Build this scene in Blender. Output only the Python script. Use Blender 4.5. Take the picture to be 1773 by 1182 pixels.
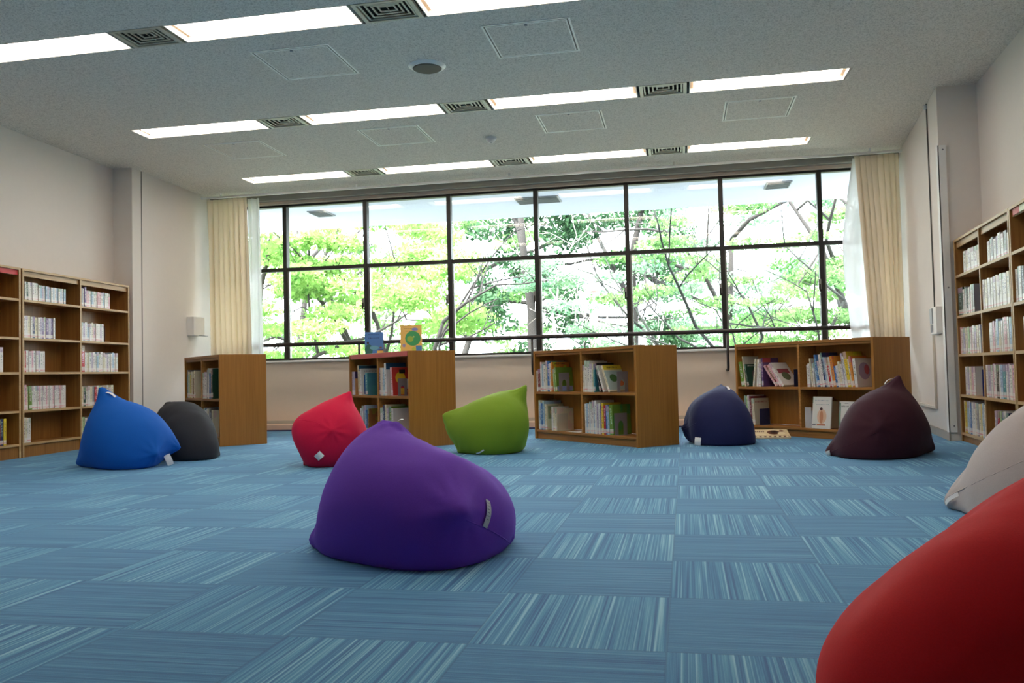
import bpy, math, random
import numpy as np
from mathutils import Matrix, Vector

for o in list(bpy.data.objects):
    bpy.data.objects.remove(o)
scene = bpy.context.scene
COL = scene.collection
random.seed(7)

# ---------------------------------------------------------------- camera, sky, sun, exposure
YAW, PITCH, ROLL = 0.1945, 0.0364, -0.0232
_f = Vector((-math.sin(YAW), math.cos(YAW), 0)); _r = Vector((math.cos(YAW), math.sin(YAW), 0)); _u = Vector((0, 0, 1))
_f2 = _f * math.cos(PITCH) + _u * math.sin(PITCH); _u2 = _u * math.cos(PITCH) - _f * math.sin(PITCH)
_r3 = _r * math.cos(ROLL) + _u2 * math.sin(ROLL); _u3 = _u2 * math.cos(ROLL) - _r * math.sin(ROLL)
cam_data = bpy.data.cameras.new('camera'); cam = bpy.data.objects.new('camera', cam_data); COL.objects.link(cam)
m = Matrix.Identity(4)
for i in range(3):
    m[i][0] = _r3[i]; m[i][1] = _u3[i]; m[i][2] = -_f2[i]
m.translation = (0, 0, 0.6904)
cam.matrix_world = m
cam_data.sensor_width = 36; cam_data.lens = 36 * 1468.573 / 1773; cam_data.clip_start = 0.05; cam_data.clip_end = 300
scene.camera = cam

world = bpy.data.worlds.new('world'); scene.world = world; world.use_nodes = True
bg = world.node_tree.nodes['Background']; bg.inputs[0].default_value = (0.86, 0.93, 1.0, 1); bg.inputs[1].default_value = 10.0

sun_d = bpy.data.lights.new('sun', 'SUN'); sun_d.energy = 20; sun_d.angle = math.radians(3); sun_d.color = (1, 0.97, 0.9)
sun = bpy.data.objects.new('sun', sun_d); COL.objects.link(sun)
sun.rotation_euler = Vector((0.35, 0.80, -1.1)).to_track_quat('-Z', 'Y').to_euler()   # comes over the roof, onto the trees
LAMP = 6.6
scene.view_settings.view_transform = 'Standard'; scene.view_settings.look = 'None'
scene.view_settings.exposure = 0.84; scene.view_settings.gamma = 1.0; scene.view_settings.use_curve_mapping = False
scene.cycles.max_bounces = 8; scene.cycles.diffuse_bounces = 5; scene.cycles.transparent_max_bounces = 16
scene.cycles.use_denoising = True
scene.cycles.sample_clamp_indirect = 6

# ---------------------------------------------------------------- helpers
def lin(c):
    if isinstance(c, str):
        c = tuple(int(c[i:i + 2], 16) for i in (0, 2, 4))
    return tuple(((v / 255) / 12.92 if v / 255 <= .04045 else ((v / 255 + .055) / 1.055) ** 2.4) for v in c) + (1,)

class NT:
    def __init__(s, name):
        s.m = bpy.data.materials.new(name); s.m.use_nodes = True; s.t = s.m.node_tree
        s.b = s.t.nodes['Principled BSDF']; s.out = s.t.nodes['Material Output']
    def n(s, typ, **kw):
        nd = s.t.nodes.new(typ)
        for k, v in kw.items():
            if k.startswith('i_'):
                nd.inputs[k[2:].replace('_', ' ')].default_value = v
            else:
                setattr(nd, k, v)
        return nd
    def l(s, a, b):
        s.t.links.new(a, b)
    def math(s, op, a, b=None, c=None):
        nd = s.t.nodes.new('ShaderNodeMath'); nd.operation = op
        for i, v in enumerate((a, b, c)):
            if v is None: continue
            if isinstance(v, (int, float)): nd.inputs[i].default_value = v
            else: s.l(v, nd.inputs[i])
        return nd.outputs[0]
    def ramp(s, fac, stops):
        nd = s.t.nodes.new('ShaderNodeValToRGB'); e = nd.color_ramp.elements
        while len(e) < len(stops): e.new(0.5)
        for el, (p, c) in zip(e, stops):
            el.position = p; el.color = c
        s.l(fac, nd.inputs[0]); return nd.outputs[0]
    def mix(s, fac, a, b, mode='MIX'):
        nd = s.t.nodes.new('ShaderNodeMix'); nd.data_type = 'RGBA'; nd.blend_type = mode
        for i, v in ((0, fac), (6, a), (7, b)):
            if isinstance(v, (int, float, tuple)): nd.inputs[i].default_value = v
            else: s.l(v, nd.inputs[i])
        return nd.outputs[2]
    def bump(s, h, strength, dist=0.01):
        nd = s.t.nodes.new('ShaderNodeBump'); nd.inputs['Strength'].default_value = strength; nd.inputs['Distance'].default_value = dist
        s.l(h, nd.inputs['Height']); s.l(nd.outputs[0], s.b.inputs['Normal'])

_mc = {}
def mat(c, rough=0.6, metal=0.0, name=None, noise=0.04):
    key = (str(c), rough, metal)
    if key in _mc: return _mc[key]
    t = NT(name or 'paint_%s' % (c if isinstance(c, str) else '%d_%d_%d' % c))
    co = lin(c)
    nz = t.n('ShaderNodeTexNoise'); nz.inputs['Scale'].default_value = 18; nz.inputs['Detail'].default_value = 3
    tc = t.n('ShaderNodeTexCoord'); t.l(tc.outputs['Object'], nz.inputs['Vector'])
    a = tuple(v * (1 - noise) for v in co[:3]) + (1,); b = tuple(min(1, v * (1 + noise)) for v in co[:3]) + (1,)
    t.l(t.mix(nz.outputs[0], a, b), t.b.inputs['Base Color'])
    t.b.inputs['Roughness'].default_value = rough; t.b.inputs['Metallic'].default_value = metal
    _mc[key] = t.m; return t.m

def wood(name, dark, light, rough=0.45, axis='Z'):
    t = NT(name); tc = t.n('ShaderNodeTexCoord'); mp = t.n('ShaderNodeMapping'); t.l(tc.outputs['Object'], mp.inputs[0])
    mp.inputs['Scale'].default_value = {'Z': (60, 60, 2.2), 'X': (2.2, 60, 60)}[axis]
    n1 = t.n('ShaderNodeTexNoise'); t.l(mp.outputs[0], n1.inputs['Vector']); n1.inputs['Scale'].default_value = 1; n1.inputs['Detail'].default_value = 4
    mp2 = t.n('ShaderNodeMapping'); t.l(tc.outputs['Object'], mp2.inputs[0]); mp2.inputs['Scale'].default_value = {'Z': (7, 7, .7), 'X': (.7, 7, 7)}[axis]
    n2 = t.n('ShaderNodeTexNoise'); t.l(mp2.outputs[0], n2.inputs['Vector']); n2.inputs['Scale'].default_value = 1; n2.inputs['Detail'].default_value = 2
    f = t.math('ADD', t.math('MULTIPLY', n1.outputs[0], .65), t.math('MULTIPLY', n2.outputs[0], .35))
    t.l(t.ramp(f, [(.3, lin(dark)), (.7, lin(light))]), t.b.inputs['Base Color'])
    t.b.inputs['Roughness'].default_value = rough; t.bump(n1.outputs[0], .05, .002)
    return t.m

class MB:
    def __init__(s): s.v = []; s.f = []; s.mi = []; s.mats = []
    def _m(s, mt):
        if mt not in s.mats: s.mats.append(mt)
        return s.mats.index(mt)
    def add(s, vs, fs, mt, M=None):
        k = len(s.v); mi = s._m(mt)
        for p in vs:
            p = Vector(p)
            if M: p = M @ p
            s.v.append(tuple(p))
        for f in fs: s.f.append(tuple(k + i for i in f)); s.mi.append(mi)
        return s
    def box(s, x0, x1, y0, y1, z0, z1, mt, M=None):
        vs = [(x, y, z) for x in (x0, x1) for y in (y0, y1) for z in (z0, z1)]
        return s.add(vs, [(0, 1, 3, 2), (4, 6, 7, 5), (0, 4, 5, 1), (2, 3, 7, 6), (0, 2, 6, 4), (1, 5, 7, 3)], mt, M)
    def prism(s, poly, z0, z1, mt, M=None):       # poly counter-clockwise in xy
        n = len(poly); vs = [(x, y, z0) for x, y in poly] + [(x, y, z1) for x, y in poly]
        fs = [tuple(range(n - 1, -1, -1)), tuple(range(n, 2 * n))] + [(i, (i + 1) % n, n + (i + 1) % n, n + i) for i in range(n)]
        return s.add(vs, fs, mt, M)
    def cyl(s, p0, p1, r0, mt, r1=None, n=12, M=None):
        r1 = r0 if r1 is None else r1
        p0 = Vector(p0); p1 = Vector(p1); d = (p1 - p0).normalized(); a = d.orthogonal().normalized(); b = d.cross(a)
        vs = []
        for p, r in ((p0, r0), (p1, r1)):
            for i in range(n):
                t = 2 * math.pi * i / n; vs.append(p + a * (r * math.cos(t)) + b * (r * math.sin(t)))
        fs = [(i, (i + 1) % n, n + (i + 1) % n, n + i) for i in range(n)] + [tuple(range(n - 1, -1, -1)), tuple(range(n, 2 * n))]
        return s.add(vs, fs, mt, M)
    def tube(s, pts, r, mt, n=8, M=None):
        pts = [Vector(p) for p in pts]; vs = []; fs = []
        rs = r if isinstance(r, (list, tuple)) else [r] * len(pts)
        up = None
        for i, p in enumerate(pts):
            d = (pts[min(i + 1, len(pts) - 1)] - pts[max(i - 1, 0)]).normalized()
            if up is None: up = d.orthogonal().normalized()
            up = (up - d * up.dot(d)).normalized(); b = d.cross(up)
            for k in range(n):
                t = 2 * math.pi * k / n; vs.append(p + up * (rs[i] * math.cos(t)) + b * (rs[i] * math.sin(t)))
        for i in range(len(pts) - 1):
            for k in range(n):
                fs.append((i * n + k, i * n + (k + 1) % n, (i + 1) * n + (k + 1) % n, (i + 1) * n + k))
        fs += [tuple(range(n - 1, -1, -1)), tuple(range((len(pts) - 1) * n, len(pts) * n))]
        return s.add(vs, fs, mt, M)
    def build(s, name, parent=None, M=None, smooth=False, bevel=0):
        me = bpy.data.meshes.new(name); me.from_pydata(s.v, [], s.f)
        for mt in s.mats: me.materials.append(mt)
        me.polygons.foreach_set('material_index', s.mi)
        if smooth: me.polygons.foreach_set('use_smooth', [True] * len(s.f))
        me.update()
        o = bpy.data.objects.new(name, me); COL.objects.link(o)
        if parent: o.parent = parent
        if M is not None:
            if parent: o.matrix_local = M
            else: o.matrix_world = M
        if bevel:
            bv = o.modifiers.new('bevel', 'BEVEL'); bv.width = bevel; bv.segments = 2; bv.limit_method = 'ANGLE'
        return o

def tag(o, label, cat, group=None):
    o['label'] = label; o['category'] = cat
    if group: o['group'] = group
    return o
def struct(o):
    o['kind'] = 'structure'; return o
def thing(name, label, cat, M=None, group=None):
    o = bpy.data.objects.new(name, None); COL.objects.link(o); o.empty_display_size = .1
    if M is not None: o.matrix_world = M if isinstance(M, Matrix) else Matrix.Translation(M)
    return tag(o, label, cat, group)
def frame(ox, oy, dx, dy, oz=0):     # local x along (dx,dy), local y to its left, z up
    L = math.hypot(dx, dy); dx /= L; dy /= L
    return Matrix(((dx, -dy, 0, ox), (dy, dx, 0, oy), (0, 0, 1, oz), (0, 0, 0, 1)))
ORD = ['first', 'second', 'third', 'fourth', 'fifth', 'sixth', 'seventh', 'eighth', 'ninth', 'tenth', 'eleventh', 'twelfth', 'thirteenth', 'fourteenth', 'fifteenth', 'sixteenth', 'seventeenth', 'eighteenth', 'nineteenth', 'twentieth', 'twenty-first', 'twenty-second', 'twenty-third', 'twenty-fourth', 'twenty-fifth', 'twenty-sixth']

# ---------------------------------------------------------------- surfaces of the room
def carpet():
    t = NT('carpet_tiles'); tc = t.n('ShaderNodeTexCoord'); mp = t.n('ShaderNodeMapping'); mp.vector_type = 'TEXTURE'
    t.l(tc.outputs['Object'], mp.inputs[0]); mp.inputs['Location'].default_value = (-.0523, 2.1269, 0); mp.inputs['Rotation'].default_value = (0, 0, -.0064); mp.inputs['Scale'].default_value = (.5, .5, .5)
    sp = t.n('ShaderNodeSeparateXYZ'); t.l(mp.outputs[0], sp.inputs[0]); X, Y = sp.outputs[0], sp.outputs[1]
    fx = t.math('FLOOR', X); fy = t.math('FLOOR', Y); ux = t.math('SUBTRACT', X, fx); uy = t.math('SUBTRACT', Y, fy)
    par = t.math('FLOORED_MODULO', t.math('ADD', fx, fy), 2.0)      # 1: stripes run along Y
    along = t.n('ShaderNodeMix'); along.data_type = 'FLOAT'; t.l(par, along.inputs[0]); t.l(uy, along.inputs[2]); t.l(ux, along.inputs[3])
    al2 = t.n('ShaderNodeMix'); al2.data_type = 'FLOAT'; t.l(par, al2.inputs[0]); t.l(ux, al2.inputs[2]); t.l(uy, al2.inputs[3])
    cb = t.n('ShaderNodeCombineXYZ'); t.l(fx, cb.inputs[0]); t.l(fy, cb.inputs[1]); wn = t.n('ShaderNodeTexWhiteNoise'); wn.noise_dimensions = '2D'; t.l(cb.outputs[0], wn.inputs['Vector'])
    def stripes(fr, off):
        cv = t.n('ShaderNodeCombineXYZ'); t.l(t.math('MULTIPLY', along.outputs[0], fr), cv.inputs[0]); t.l(t.math('MULTIPLY', al2.outputs[0], .5), cv.inputs[1])
        t.l(t.math('ADD', t.math('MULTIPLY', wn.outputs['Value'], 50), off), cv.inputs[2])
        n = t.n('ShaderNodeTexNoise'); n.inputs['Scale'].default_value = 1; n.inputs['Detail'].default_value = 1; t.l(cv.outputs[0], n.inputs['Vector']); return n.outputs[0]
    s1 = stripes(58, 0); s2 = stripes(22, 9); s3 = stripes(130, 4)
    f = t.math('ADD', t.math('ADD', t.math('MULTIPLY', s1, .5), t.math('MULTIPLY', s2, .15)), t.math('MULTIPLY', s3, .35))
    c = t.ramp(f, [(.36, lin((34, 98, 152))), (.46, lin((54, 126, 174))), (.54, lin((82, 152, 188))), (.64, lin((142, 194, 212)))])
    c2 = t.ramp(f, [(.36, lin((40, 102, 152))), (.5, lin((60, 128, 174))), (.64, lin((88, 152, 188)))])
    c = t.mix(par, c2, c)
    e = t.math('MINIMUM', t.math('MINIMUM', ux, t.math('SUBTRACT', 1.0, ux)), t.math('MINIMUM', uy, t.math('SUBTRACT', 1.0, uy)))
    seam = t.math('LESS_THAN', e, .006)
    c = t.mix(t.math('MULTIPLY', seam, .45), c, lin((44, 98, 142)))
    fz = t.n('ShaderNodeTexNoise'); fz.inputs['Scale'].default_value = 420; t.l(tc.outputs['Object'], fz.inputs['Vector'])
    c = t.mix(.5, c, t.ramp(fz.outputs[0], [(.3, (.35, .35, .35, 1)), (.7, (.68, .68, .68, 1))]), 'OVERLAY')
    t.l(c, t.b.inputs['Base Color']); t.b.inputs['Roughness'].default_value = .85
    t.b.inputs['Sheen Weight'].default_value = .15
    t.bump(t.math('ADD', f, t.math('MULTIPLY', fz.outputs[0], .5)), .35, .004)
    return t.m
def ceilmat():
    t = NT('rock_wool_ceiling'); tc = t.n('ShaderNodeTexCoord')
    n1 = t.n('ShaderNodeTexNoise'); n1.inputs['Scale'].default_value = 95; n1.inputs['Detail'].default_value = 2; t.l(tc.outputs['Object'], n1.inputs['Vector'])
    n2 = t.n('ShaderNodeTexNoise'); n2.inputs['Scale'].default_value = 38; n2.inputs['Detail'].default_value = 3; t.l(tc.outputs['Object'], n2.inputs['Vector'])
    c = t.ramp(n1.outputs[0], [(.36, lin((182, 178, 168))), (.5, lin((232, 228, 218)))])
    c = t.mix(.3, c, t.ramp(n2.outputs[0], [(.35, lin((196, 192, 182))), (.6, lin((238, 234, 226)))]))
    t.l(c, t.b.inputs['Base Color']); t.b.inputs['Roughness'].default_value = .9; t.bump(n1.outputs[0], .4, .004)
    return t.m
M_CARPET = carpet(); M_CEIL = ceilmat()
M_WALL = mat((228, 221, 214), .75, name='wall_paint', noise=.02)
M_WLOW = mat((218, 202, 184), .75, name='window_wall_paint', noise=.02)
M_BASE = mat((176, 170, 158), .5, name='vinyl_baseboard')
M_FRAME = mat((30, 26, 22), .45, name='bronze_frame')
M_ALU = mat((150, 150, 145), .35, .6, name='grey_sash')
M_OUT = mat((182, 188, 212), .7, name='eave_paint')
M_GREY = mat((128, 132, 138), .6)
M_WHITE = mat((235, 235, 232), .5)
M_OAK = wood('oak_veneer', (152, 98, 36), (178, 122, 52))
M_OAKX = wood('oak_shelf', (132, 82, 30), (180, 124, 58), axis='X')
M_OAKE = wood('oak_edge', (158, 102, 42), (196, 142, 78), axis='X')
M_PALE = wood('pale_edge', (176, 142, 98), (208, 176, 128), axis='X')
M_TALL = wood('tall_case_veneer', (130, 84, 34), (172, 122, 62))

H = 3.15
YB = 10.6
def XLW(y): return -6.34 - .055 * (y - 8)         # left alcove wall
def XLP(y): return -6.136 - .053 * (y - 8.76)     # left projecting wall
def XRW(y): return 2.645 + .07 * (y - 8)
def XRP(y): return 2.319 + .107 * (y - 8.09)

fl = MB(); fl.box(-7.5, 3.6, -3.2, YB + .25, -.12, 0, M_CARPET)
struct(fl.build('floor'))
wl = MB(); wl.prism([(XLW(-3.2), -3.2), (XLW(8.68), 8.68), (XLP(8.68), 8.68), (XLP(YB + .2), YB + .2), (-7.4, YB + .2), (-7.4, -3.2)], 0, H + .3, M_WALL)
struct(wl.build('wall_left'))
wl = MB(); wl.prism([(XRW(-3.2), -3.2), (3.5, -3.2), (3.5, YB + .2), (XRP(YB + .2), YB + .2), (XRP(8.1), 8.1), (XRW(8.1), 8.1)], 0, H + .3, M_WALL)
struct(wl.build('wall_right'))
wf = MB(); wf.box(-7.4, 3.5, -3.4, -3.2, 0, H + .3, M_WALL); struct(wf.build('wall_front'))
XA, XB = XLP(YB) , XRP(YB)
ZS, ZTR, ZT = .915, 2.155, 3.04
wb = MB()
wb.box(XA, XB, YB, YB + .2, 0, ZS - .02, M_WLOW); wb.box(XA, XB, YB, YB + .2, ZT, H + .3, M_WLOW)
struct(wb.build('wall_back'))
tr = MB(); tr.box(XA + .01, XB - .01, YB - .05, YB + .2, ZS - .02, ZS + .005, M_WHITE); struct(tr.build('trim_1', bevel=.004))     # window sill
tr = MB(); tr.box(XA + .01, XB - .01, YB - .1, YB - .001, H - .075, H - .001, M_ALU); struct(tr.build('trim_2'))               # curtain track box
bb = MB(); bb.box(XA + .01, XB - .01, 10.3, YB - .001, 0, .075, mat((222, 192, 172), .5)); bb.box(XA + .01, XB - .01, YB - .012, YB - .001, .075, .115, M_BASE)
struct(bb.build('baseboard_back', bevel=.004))
tr = MB(); tr.box(XA + .05, XB - .05, 10.2, 10.3, .0, .012, mat((34, 44, 92), .7)); struct(tr.build('trim_3'))                  # dark blue carpet edge strip
bb = MB()
bb.prism([(XRP(YB - .31), YB - .31), (XRP(8.09) , 8.09), (XRP(8.09) - .012, 8.088), (XRP(YB - .31) - .012, YB - .31)][::-1], 0, .075, M_BASE)
struct(bb.build('baseboard_right'))
bb = MB()
bb.prism([(XLP(8.68), 8.67), (XLP(8.68) + .012, 8.67), (XLP(YB - .31) + .012, YB - .31), (XLP(YB - .31), YB - .31)], 0, .075, M_BASE)
struct(bb.build('baseboard_left'))
# thin groove strip on the left projecting wall and conduit-like joint
M_LINE = mat((96, 96, 92), .6)

ROWS = [9.51 - 2.137 * k for k in range(4)]; RW = .315; RX0, RX1 = -5.235, 1.475
ce = MB(); ys = sorted(ROWS); y = -3.2
for r in ys:
    ce.box(-7.4, 3.5, y, r, H, H + .3, M_CEIL)
    ce.box(-7.4, RX0, r, r + RW, H, H + .3, M_CEIL); ce.box(RX1, 3.5, r, r + RW, H, H + .3, M_CEIL)
    ce.box(RX0, RX1, r, r + RW, H + .18, H + .3, M_CEIL)
    y = r + RW
ce.box(-7.4, 3.5, y, YB + .2, H, H + .3, M_CEIL)
struct(ce.build('ceiling'))
# joints between fixtures (metal cover strips of each row)
for k, r in enumerate(ROWS[:3]):
    pass

# windows ------------------------------------------------------------------
def glass():
    t = NT('window_glass'); t.t.nodes.remove(t.b)
    tb = t.n('ShaderNodeBsdfTransparent'); tb.inputs[0].default_value = (.96, .975, .97, 1)
    gb = t.n('ShaderNodeBsdfGlossy'); gb.inputs['Roughness'].default_value = .01
    fr = t.n('ShaderNodeFresnel'); fr.inputs[0].default_value = 1.5; mx = t.n('ShaderNodeMixShader')
    t.l(fr.outputs[0], mx.inputs[0]); t.l(tb.outputs[0], mx.inputs[1]); t.l(gb.outputs[0], mx.inputs[2]); t.l(mx.outputs[0], t.out.inputs[0]); return t.m
M_GLASS = glass()
XM, SP = -5.216, 1.154
edges = [XA + .02] + [XM + SP * i for i in range(7)] + [XB - .02]
for i in range(8):
    a, b = edges[i], edges[i + 1]; f = MB(); y0, y1 = YB + .06, YB + .15
    hw = .027
    f.box(a, a + (hw if i else .05), y0, y1, ZS + .005, ZT, M_FRAME); f.box(b - (hw if i < 7 else .05), b, y0, y1, ZS + .005, ZT, M_FRAME)
    for z0, z1 in ((ZS + .005, ZS + .035), (ZTR - .024, ZTR + .024), (ZT - .03, ZT)):
        f.box(a + hw, b - hw, y0 + .005, y1 - .005, z0, z1, M_FRAME)
    f.box(a + hw, a + hw + .022, y0 + .02, y1 - .02, ZS + .035, ZTR - .024, M_ALU)
    wo = struct(f.build('window_%d' % (i + 1)))
    p = MB(); p.box(a + hw, b - hw, YB + .10, YB + .106, ZTR + .024, ZT - .03, M_GLASS); p.build('pane', wo)
    p = MB(); p.box(a + hw + .022, b - hw, YB + .10, YB + .106, ZS + .035, ZTR - .024, M_GLASS); p.build('pane', wo)
    if 1 <= i <= 6:
        l = MB(); l.box(b - .05, b - .02, y0 - .025, y0, 1.60, 1.72, M_ALU); l.box(b - .045, b - .028, y0 - .04, y0 - .025, 1.57, 1.66, M_FRAME); l.build('window_latch', wo)

# eave outside ---------------------------------------------------------------
ev = MB(); ev.box(-9, 6, YB + .2, 12.86, 3.085, 3.4, M_OUT); struct(ev.build('trim_4'))
for k, (x0, x1, s) in enumerate([(-5.22, -4.95, 'at the left, small'), (-2.17, -1.56, 'long one in the middle'), (1.18, 1.5, 'at the right, small')]):
    g = thing('eave_vent', ['small grey vent in the eave outside, above the left windows', 'long grey vent in the eave outside, above the middle window', 'small grey vent in the eave outside, above the right windows'][k], 'vent', (0, 0, 0))
    q = MB(); q.box(x0, x1, 11.38, 11.8, 3.07, 3.085, M_GREY); q.build('frame', g)
    q = MB()
    for j in range(7): q.box(x0 + .02, x1 - .02, 11.41 + .053 * j, 11.43 + .053 * j, 3.058, 3.07, mat((90, 94, 100), .6))
    q.build('slats', g)
gd = MB(); gd.box(-45, 45, YB + .25, 60, -.5, -.4, mat((112, 116, 104), .9, noise=.1)); struct(gd.build('ground'))

# lamps and vents in the ceiling rows ----------------------------------------------
t = NT('lamp_diffuser'); t.b.inputs['Base Color'].default_value = (.9, .9, .9, 1); t.b.inputs['Emission Color'].default_value = (1, .88, .76, 1); t.b.inputs['Emission Strength'].default_value = LAMP; M_LAMP = t.m
M_TRAY = mat((240, 236, 228), .4); M_CAP = mat((196, 170, 140), .5); M_VENT = mat((196, 192, 172), .4); M_DARK = mat((52, 50, 44), .8)
LX = [(-5.225, -3.9), (-3.455, -2.1), (-1.635, -.3), (.155, 1.465)]; VX = [(-3.885, -3.47), (-2.085, -1.65), (-.285, .14)]
RN = ['row nearest the windows', 'middle row', 'row nearest the viewer', 'row above the viewer', 'row behind the viewer']
for k, r in enumerate(ROWS):
    for i, (a, b) in enumerate(LX):
        g = thing('ceiling_light', 'recessed fluorescent ceiling light, %s from left in the %s' % (ORD[i], RN[k]), 'ceiling light', ((a + b) / 2, r + RW / 2, H), 'recessed ceiling lights')
        L = (b - a) / 2; W = RW / 2 - .004
        q = MB(); q.box(-L, L, -W, -W + .008, 0, .12, M_TRAY); q.box(-L, L, W - .008, W, 0, .12, M_TRAY); q.box(-L, -L + .008, -W + .008, W - .008, 0, .12, M_TRAY); q.box(L - .008, L, -W + .008, W - .008, 0, .12, M_TRAY); q.box(-L, L, -W, W, .12, .13, M_TRAY); hs_ = q.build('housing', g)
        q = MB(); q.box(-L + .04, L - .04, -W + .01, W - .01, .035, .045, M_LAMP); q.build('diffuser', g)
        for s_ in (-1, 1):
            q = MB(); q.box(s_ * L - (.04 if s_ > 0 else -.008), s_ * L + (.04 if s_ < 0 else -.008), -W + .01, W - .01, .04, .07, M_CAP); q.build('end_cap', hs_)
    for i, (a, b) in enumerate(VX):
        g = thing('ceiling_vent', 'square louvred ceiling air vent, %s from left in the %s' % (ORD[i], RN[k]), 'vent', ((a + b) / 2, r + RW / 2, H), 'air vents between the ceiling lights')
        L = (b - a) / 2 - .008; W = RW / 2 - .004
        q = MB()
        for (x0, x1, y0, y1) in ((-L, L, -W, -W + .02), (-L, L, W - .02, W), (-L, -L + .03, -W + .02, W - .02), (L - .03, L, -W + .02, W - .02)): q.box(x0, x1, y0, y1, -.003, .02, M_VENT)
        q.build('frame', g)
        q = MB(); q.box(-L, L, -W, W, .045, .055, M_DARK); q.build('duct', g)
        q = MB()
        for j in range(4):
            hx, hy = L - .038 - j * .036, W - .026 - j * .028; w_ = .013; zz = .004 + .004 * j
            if hy < .02: q.box(-hx, hx, -hy, hy, zz, zz + .006, M_VENT); continue
            q.box(-hx, hx, -hy, -hy + w_, zz, zz + .006, M_VENT); q.box(-hx, hx, hy - w_, hy, zz, zz + .006, M_VENT); q.box(-hx, -hx + w_, -hy + w_, hy - w_, zz, zz + .006, M_VENT); q.box(hx - w_, hx, -hy + w_, hy - w_, zz, zz + .006, M_VENT)
        q.box(-.003, .003, -W + .02, W - .02, .02, .024, M_VENT)
        q.build('louvres', g)
# hatches
M_HL = mat((250, 250, 244), .4); M_HG = mat((120, 118, 110), .7)
for (x0, y0, lab) in [(-3.115, 5.82, 'upper left, behind the nearest light row'), (-1.315, 5.79, 'upper middle, beside the round speaker'), (-4.835, 8.03, 'leftmost, between the two far light rows'), (-3.1, 7.95, 'second from left between the two far light rows'), (-1.29, 7.95, 'third from left between the two far light rows'), (.485, 8.02, 'rightmost, between the two far light rows')]:
    g = thing('ceiling_hatch', 'square ceiling hatch, ' + lab, 'hatch', (x0, y0, H), 'ceiling access hatches')
    S = .635; q = MB()
    for d, w in ((0, .013), (.024, .009)):
        a, b = d, S - d
        q.box(a, b, a, a + w, -.004, 0, M_HL); q.box(a, b, b - w, b, -.004, 0, M_HL); q.box(a, a + w, a + w, b - w, -.004, 0, M_HL); q.box(b - w, b, a + w, b - w, -.004, 0, M_HL)
    q.build('frame', g)
    pn = MB().box(.033, S - .033, .033, S - .033, -.003, 0, M_CEIL).box(.013, S - .013, .013, .024, -.0015, 0, M_HG).box(.013, S - .013, S - .024, S - .013, -.0015, 0, M_HG).box(.013, .024, .024, S - .024, -.0015, 0, M_HG).box(S - .024, S - .013, .024, S - .024, -.0015, 0, M_HG).build('panel', g)
    q = MB(); q.cyl((S / 2, .05, -.008), (S / 2, .05, -.003), .012, M_GREY); q.build('latch', pn)
g = thing('ceiling_speaker', 'round dark ceiling speaker with a pale rim', 'speaker', (-1.91, 6.45, H))
q = MB(); q.cyl((0, 0, -.018), (0, 0, 0), .125, M_HL, .15, n=40); q.build('rim', g, smooth=False)
q = MB(); q.cyl((0, 0, -.024), (0, 0, -.018), .108, mat((84, 78, 70), .7), .116, n=40); q.build('grille', g)
g = thing('smoke_detector', 'small white dome smoke detector on the ceiling near windows', 'smoke detector', (-1.867, 8.6, H))
q = MB(); q.cyl((0, 0, -.02), (0, 0, 0), .055, M_WHITE, .06, n=28); q.build('base', g)
q = MB(); q.cyl((0, 0, -.05), (0, 0, -.02), .03, M_WHITE, .05, n=28); q.cyl((0, 0, -.053), (0, 0, -.05), .012, M_GREY, n=12); q.build('sensor_dome', g)

# wall fittings --------------------------------------------------------------------
q = MB(); q.prism([(XLP(8.86), 8.86), (XLP(8.87), 8.87), (XLP(8.87) + .004, 8.87), (XLP(8.86) + .004, 8.86)][::-1], .08, H - .002, M_LINE); struct(q.build('trim_5'))
g = thing('wall_sensor_box', 'small white box with a ledge on the left wall', 'wall box', frame(XLP(10.0), 10.0, .053, -1, 1.26))
# local x runs toward viewer along the wall, local y into the room
q = MB(); q.box(-.14, .14, 0, .1, .0, .24, M_WHITE); q.build('case', g, bevel=.006)
q = MB(); q.box(-.15, .02, .1, .14, -.005, .003, M_GREY); q.build('ledge', g)
gm = frame(XRP(8.5), 8.5, .107, 1)
g = thing('wall_controller', 'white wall controller with a grey display on right wall', 'controller', frame(XRP(8.5), 8.5, .107, 1, .95))
q = MB(); q.box(-.24, .04, 0, .05, 0, .25, M_WHITE); cs_ = q.build('case', g, bevel=.004)
q = MB(); q.box(-.08, .04, .05, .058, .1, .24, mat((150, 160, 165), .3)); q.build('display', cs_)
q = MB(); q.box(-.02, .03, .05, .056, .02, .09, M_GREY); q.box(-.07, -.03, .05, .056, .02, .09, M_GREY); q.build('buttons', cs_)
g = thing('cable_trunking', 'thin cable trunking down and along the right wall', 'trunking', frame(XRP(8.6), 8.6, .107, 1))
q = MB(); q.box(-.03, -.018, 0.001, .012, 1.21, H - .01, M_LINE); q.build('upper_run', g)
q = MB(); q.box(.06, .085, 0.001, .022, .25, .95, mat((226, 222, 210), .5)); q.box(.085, 1.05, 0.001, .022, .25, .275, mat((226, 222, 210), .5)); q.build('lower_run', g)
q = MB(); q.box(-.03, .0, 0.001, .03, H - .06, H - .02, M_WHITE); q.build('cap', g)
g = thing('corner_guard', 'long white plastic corner guard on right wall corner', 'corner guard', (XRP(8.09), 8.09, 0))
q = MB(); q.box(-.012, .055, -.008, .0, .075, 2.62, M_WHITE); q.box(-.014, -.004, -.008, .05, .075, 2.62, M_WHITE); q.build('strip', g)
q = MB()
for z in (.13, 1.35, 2.58): q.cyl((.03, -.012, z), (.03, -.008, z), .007, M_GREY)
q.build('screws', g)
g = thing('handrail', 'dark metal handrail in front of the windows', 'handrail', (0, 0, 0))
M_RAIL = mat((44, 34, 32), .4)
RY, RZ = 10.38, 1.122
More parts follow.
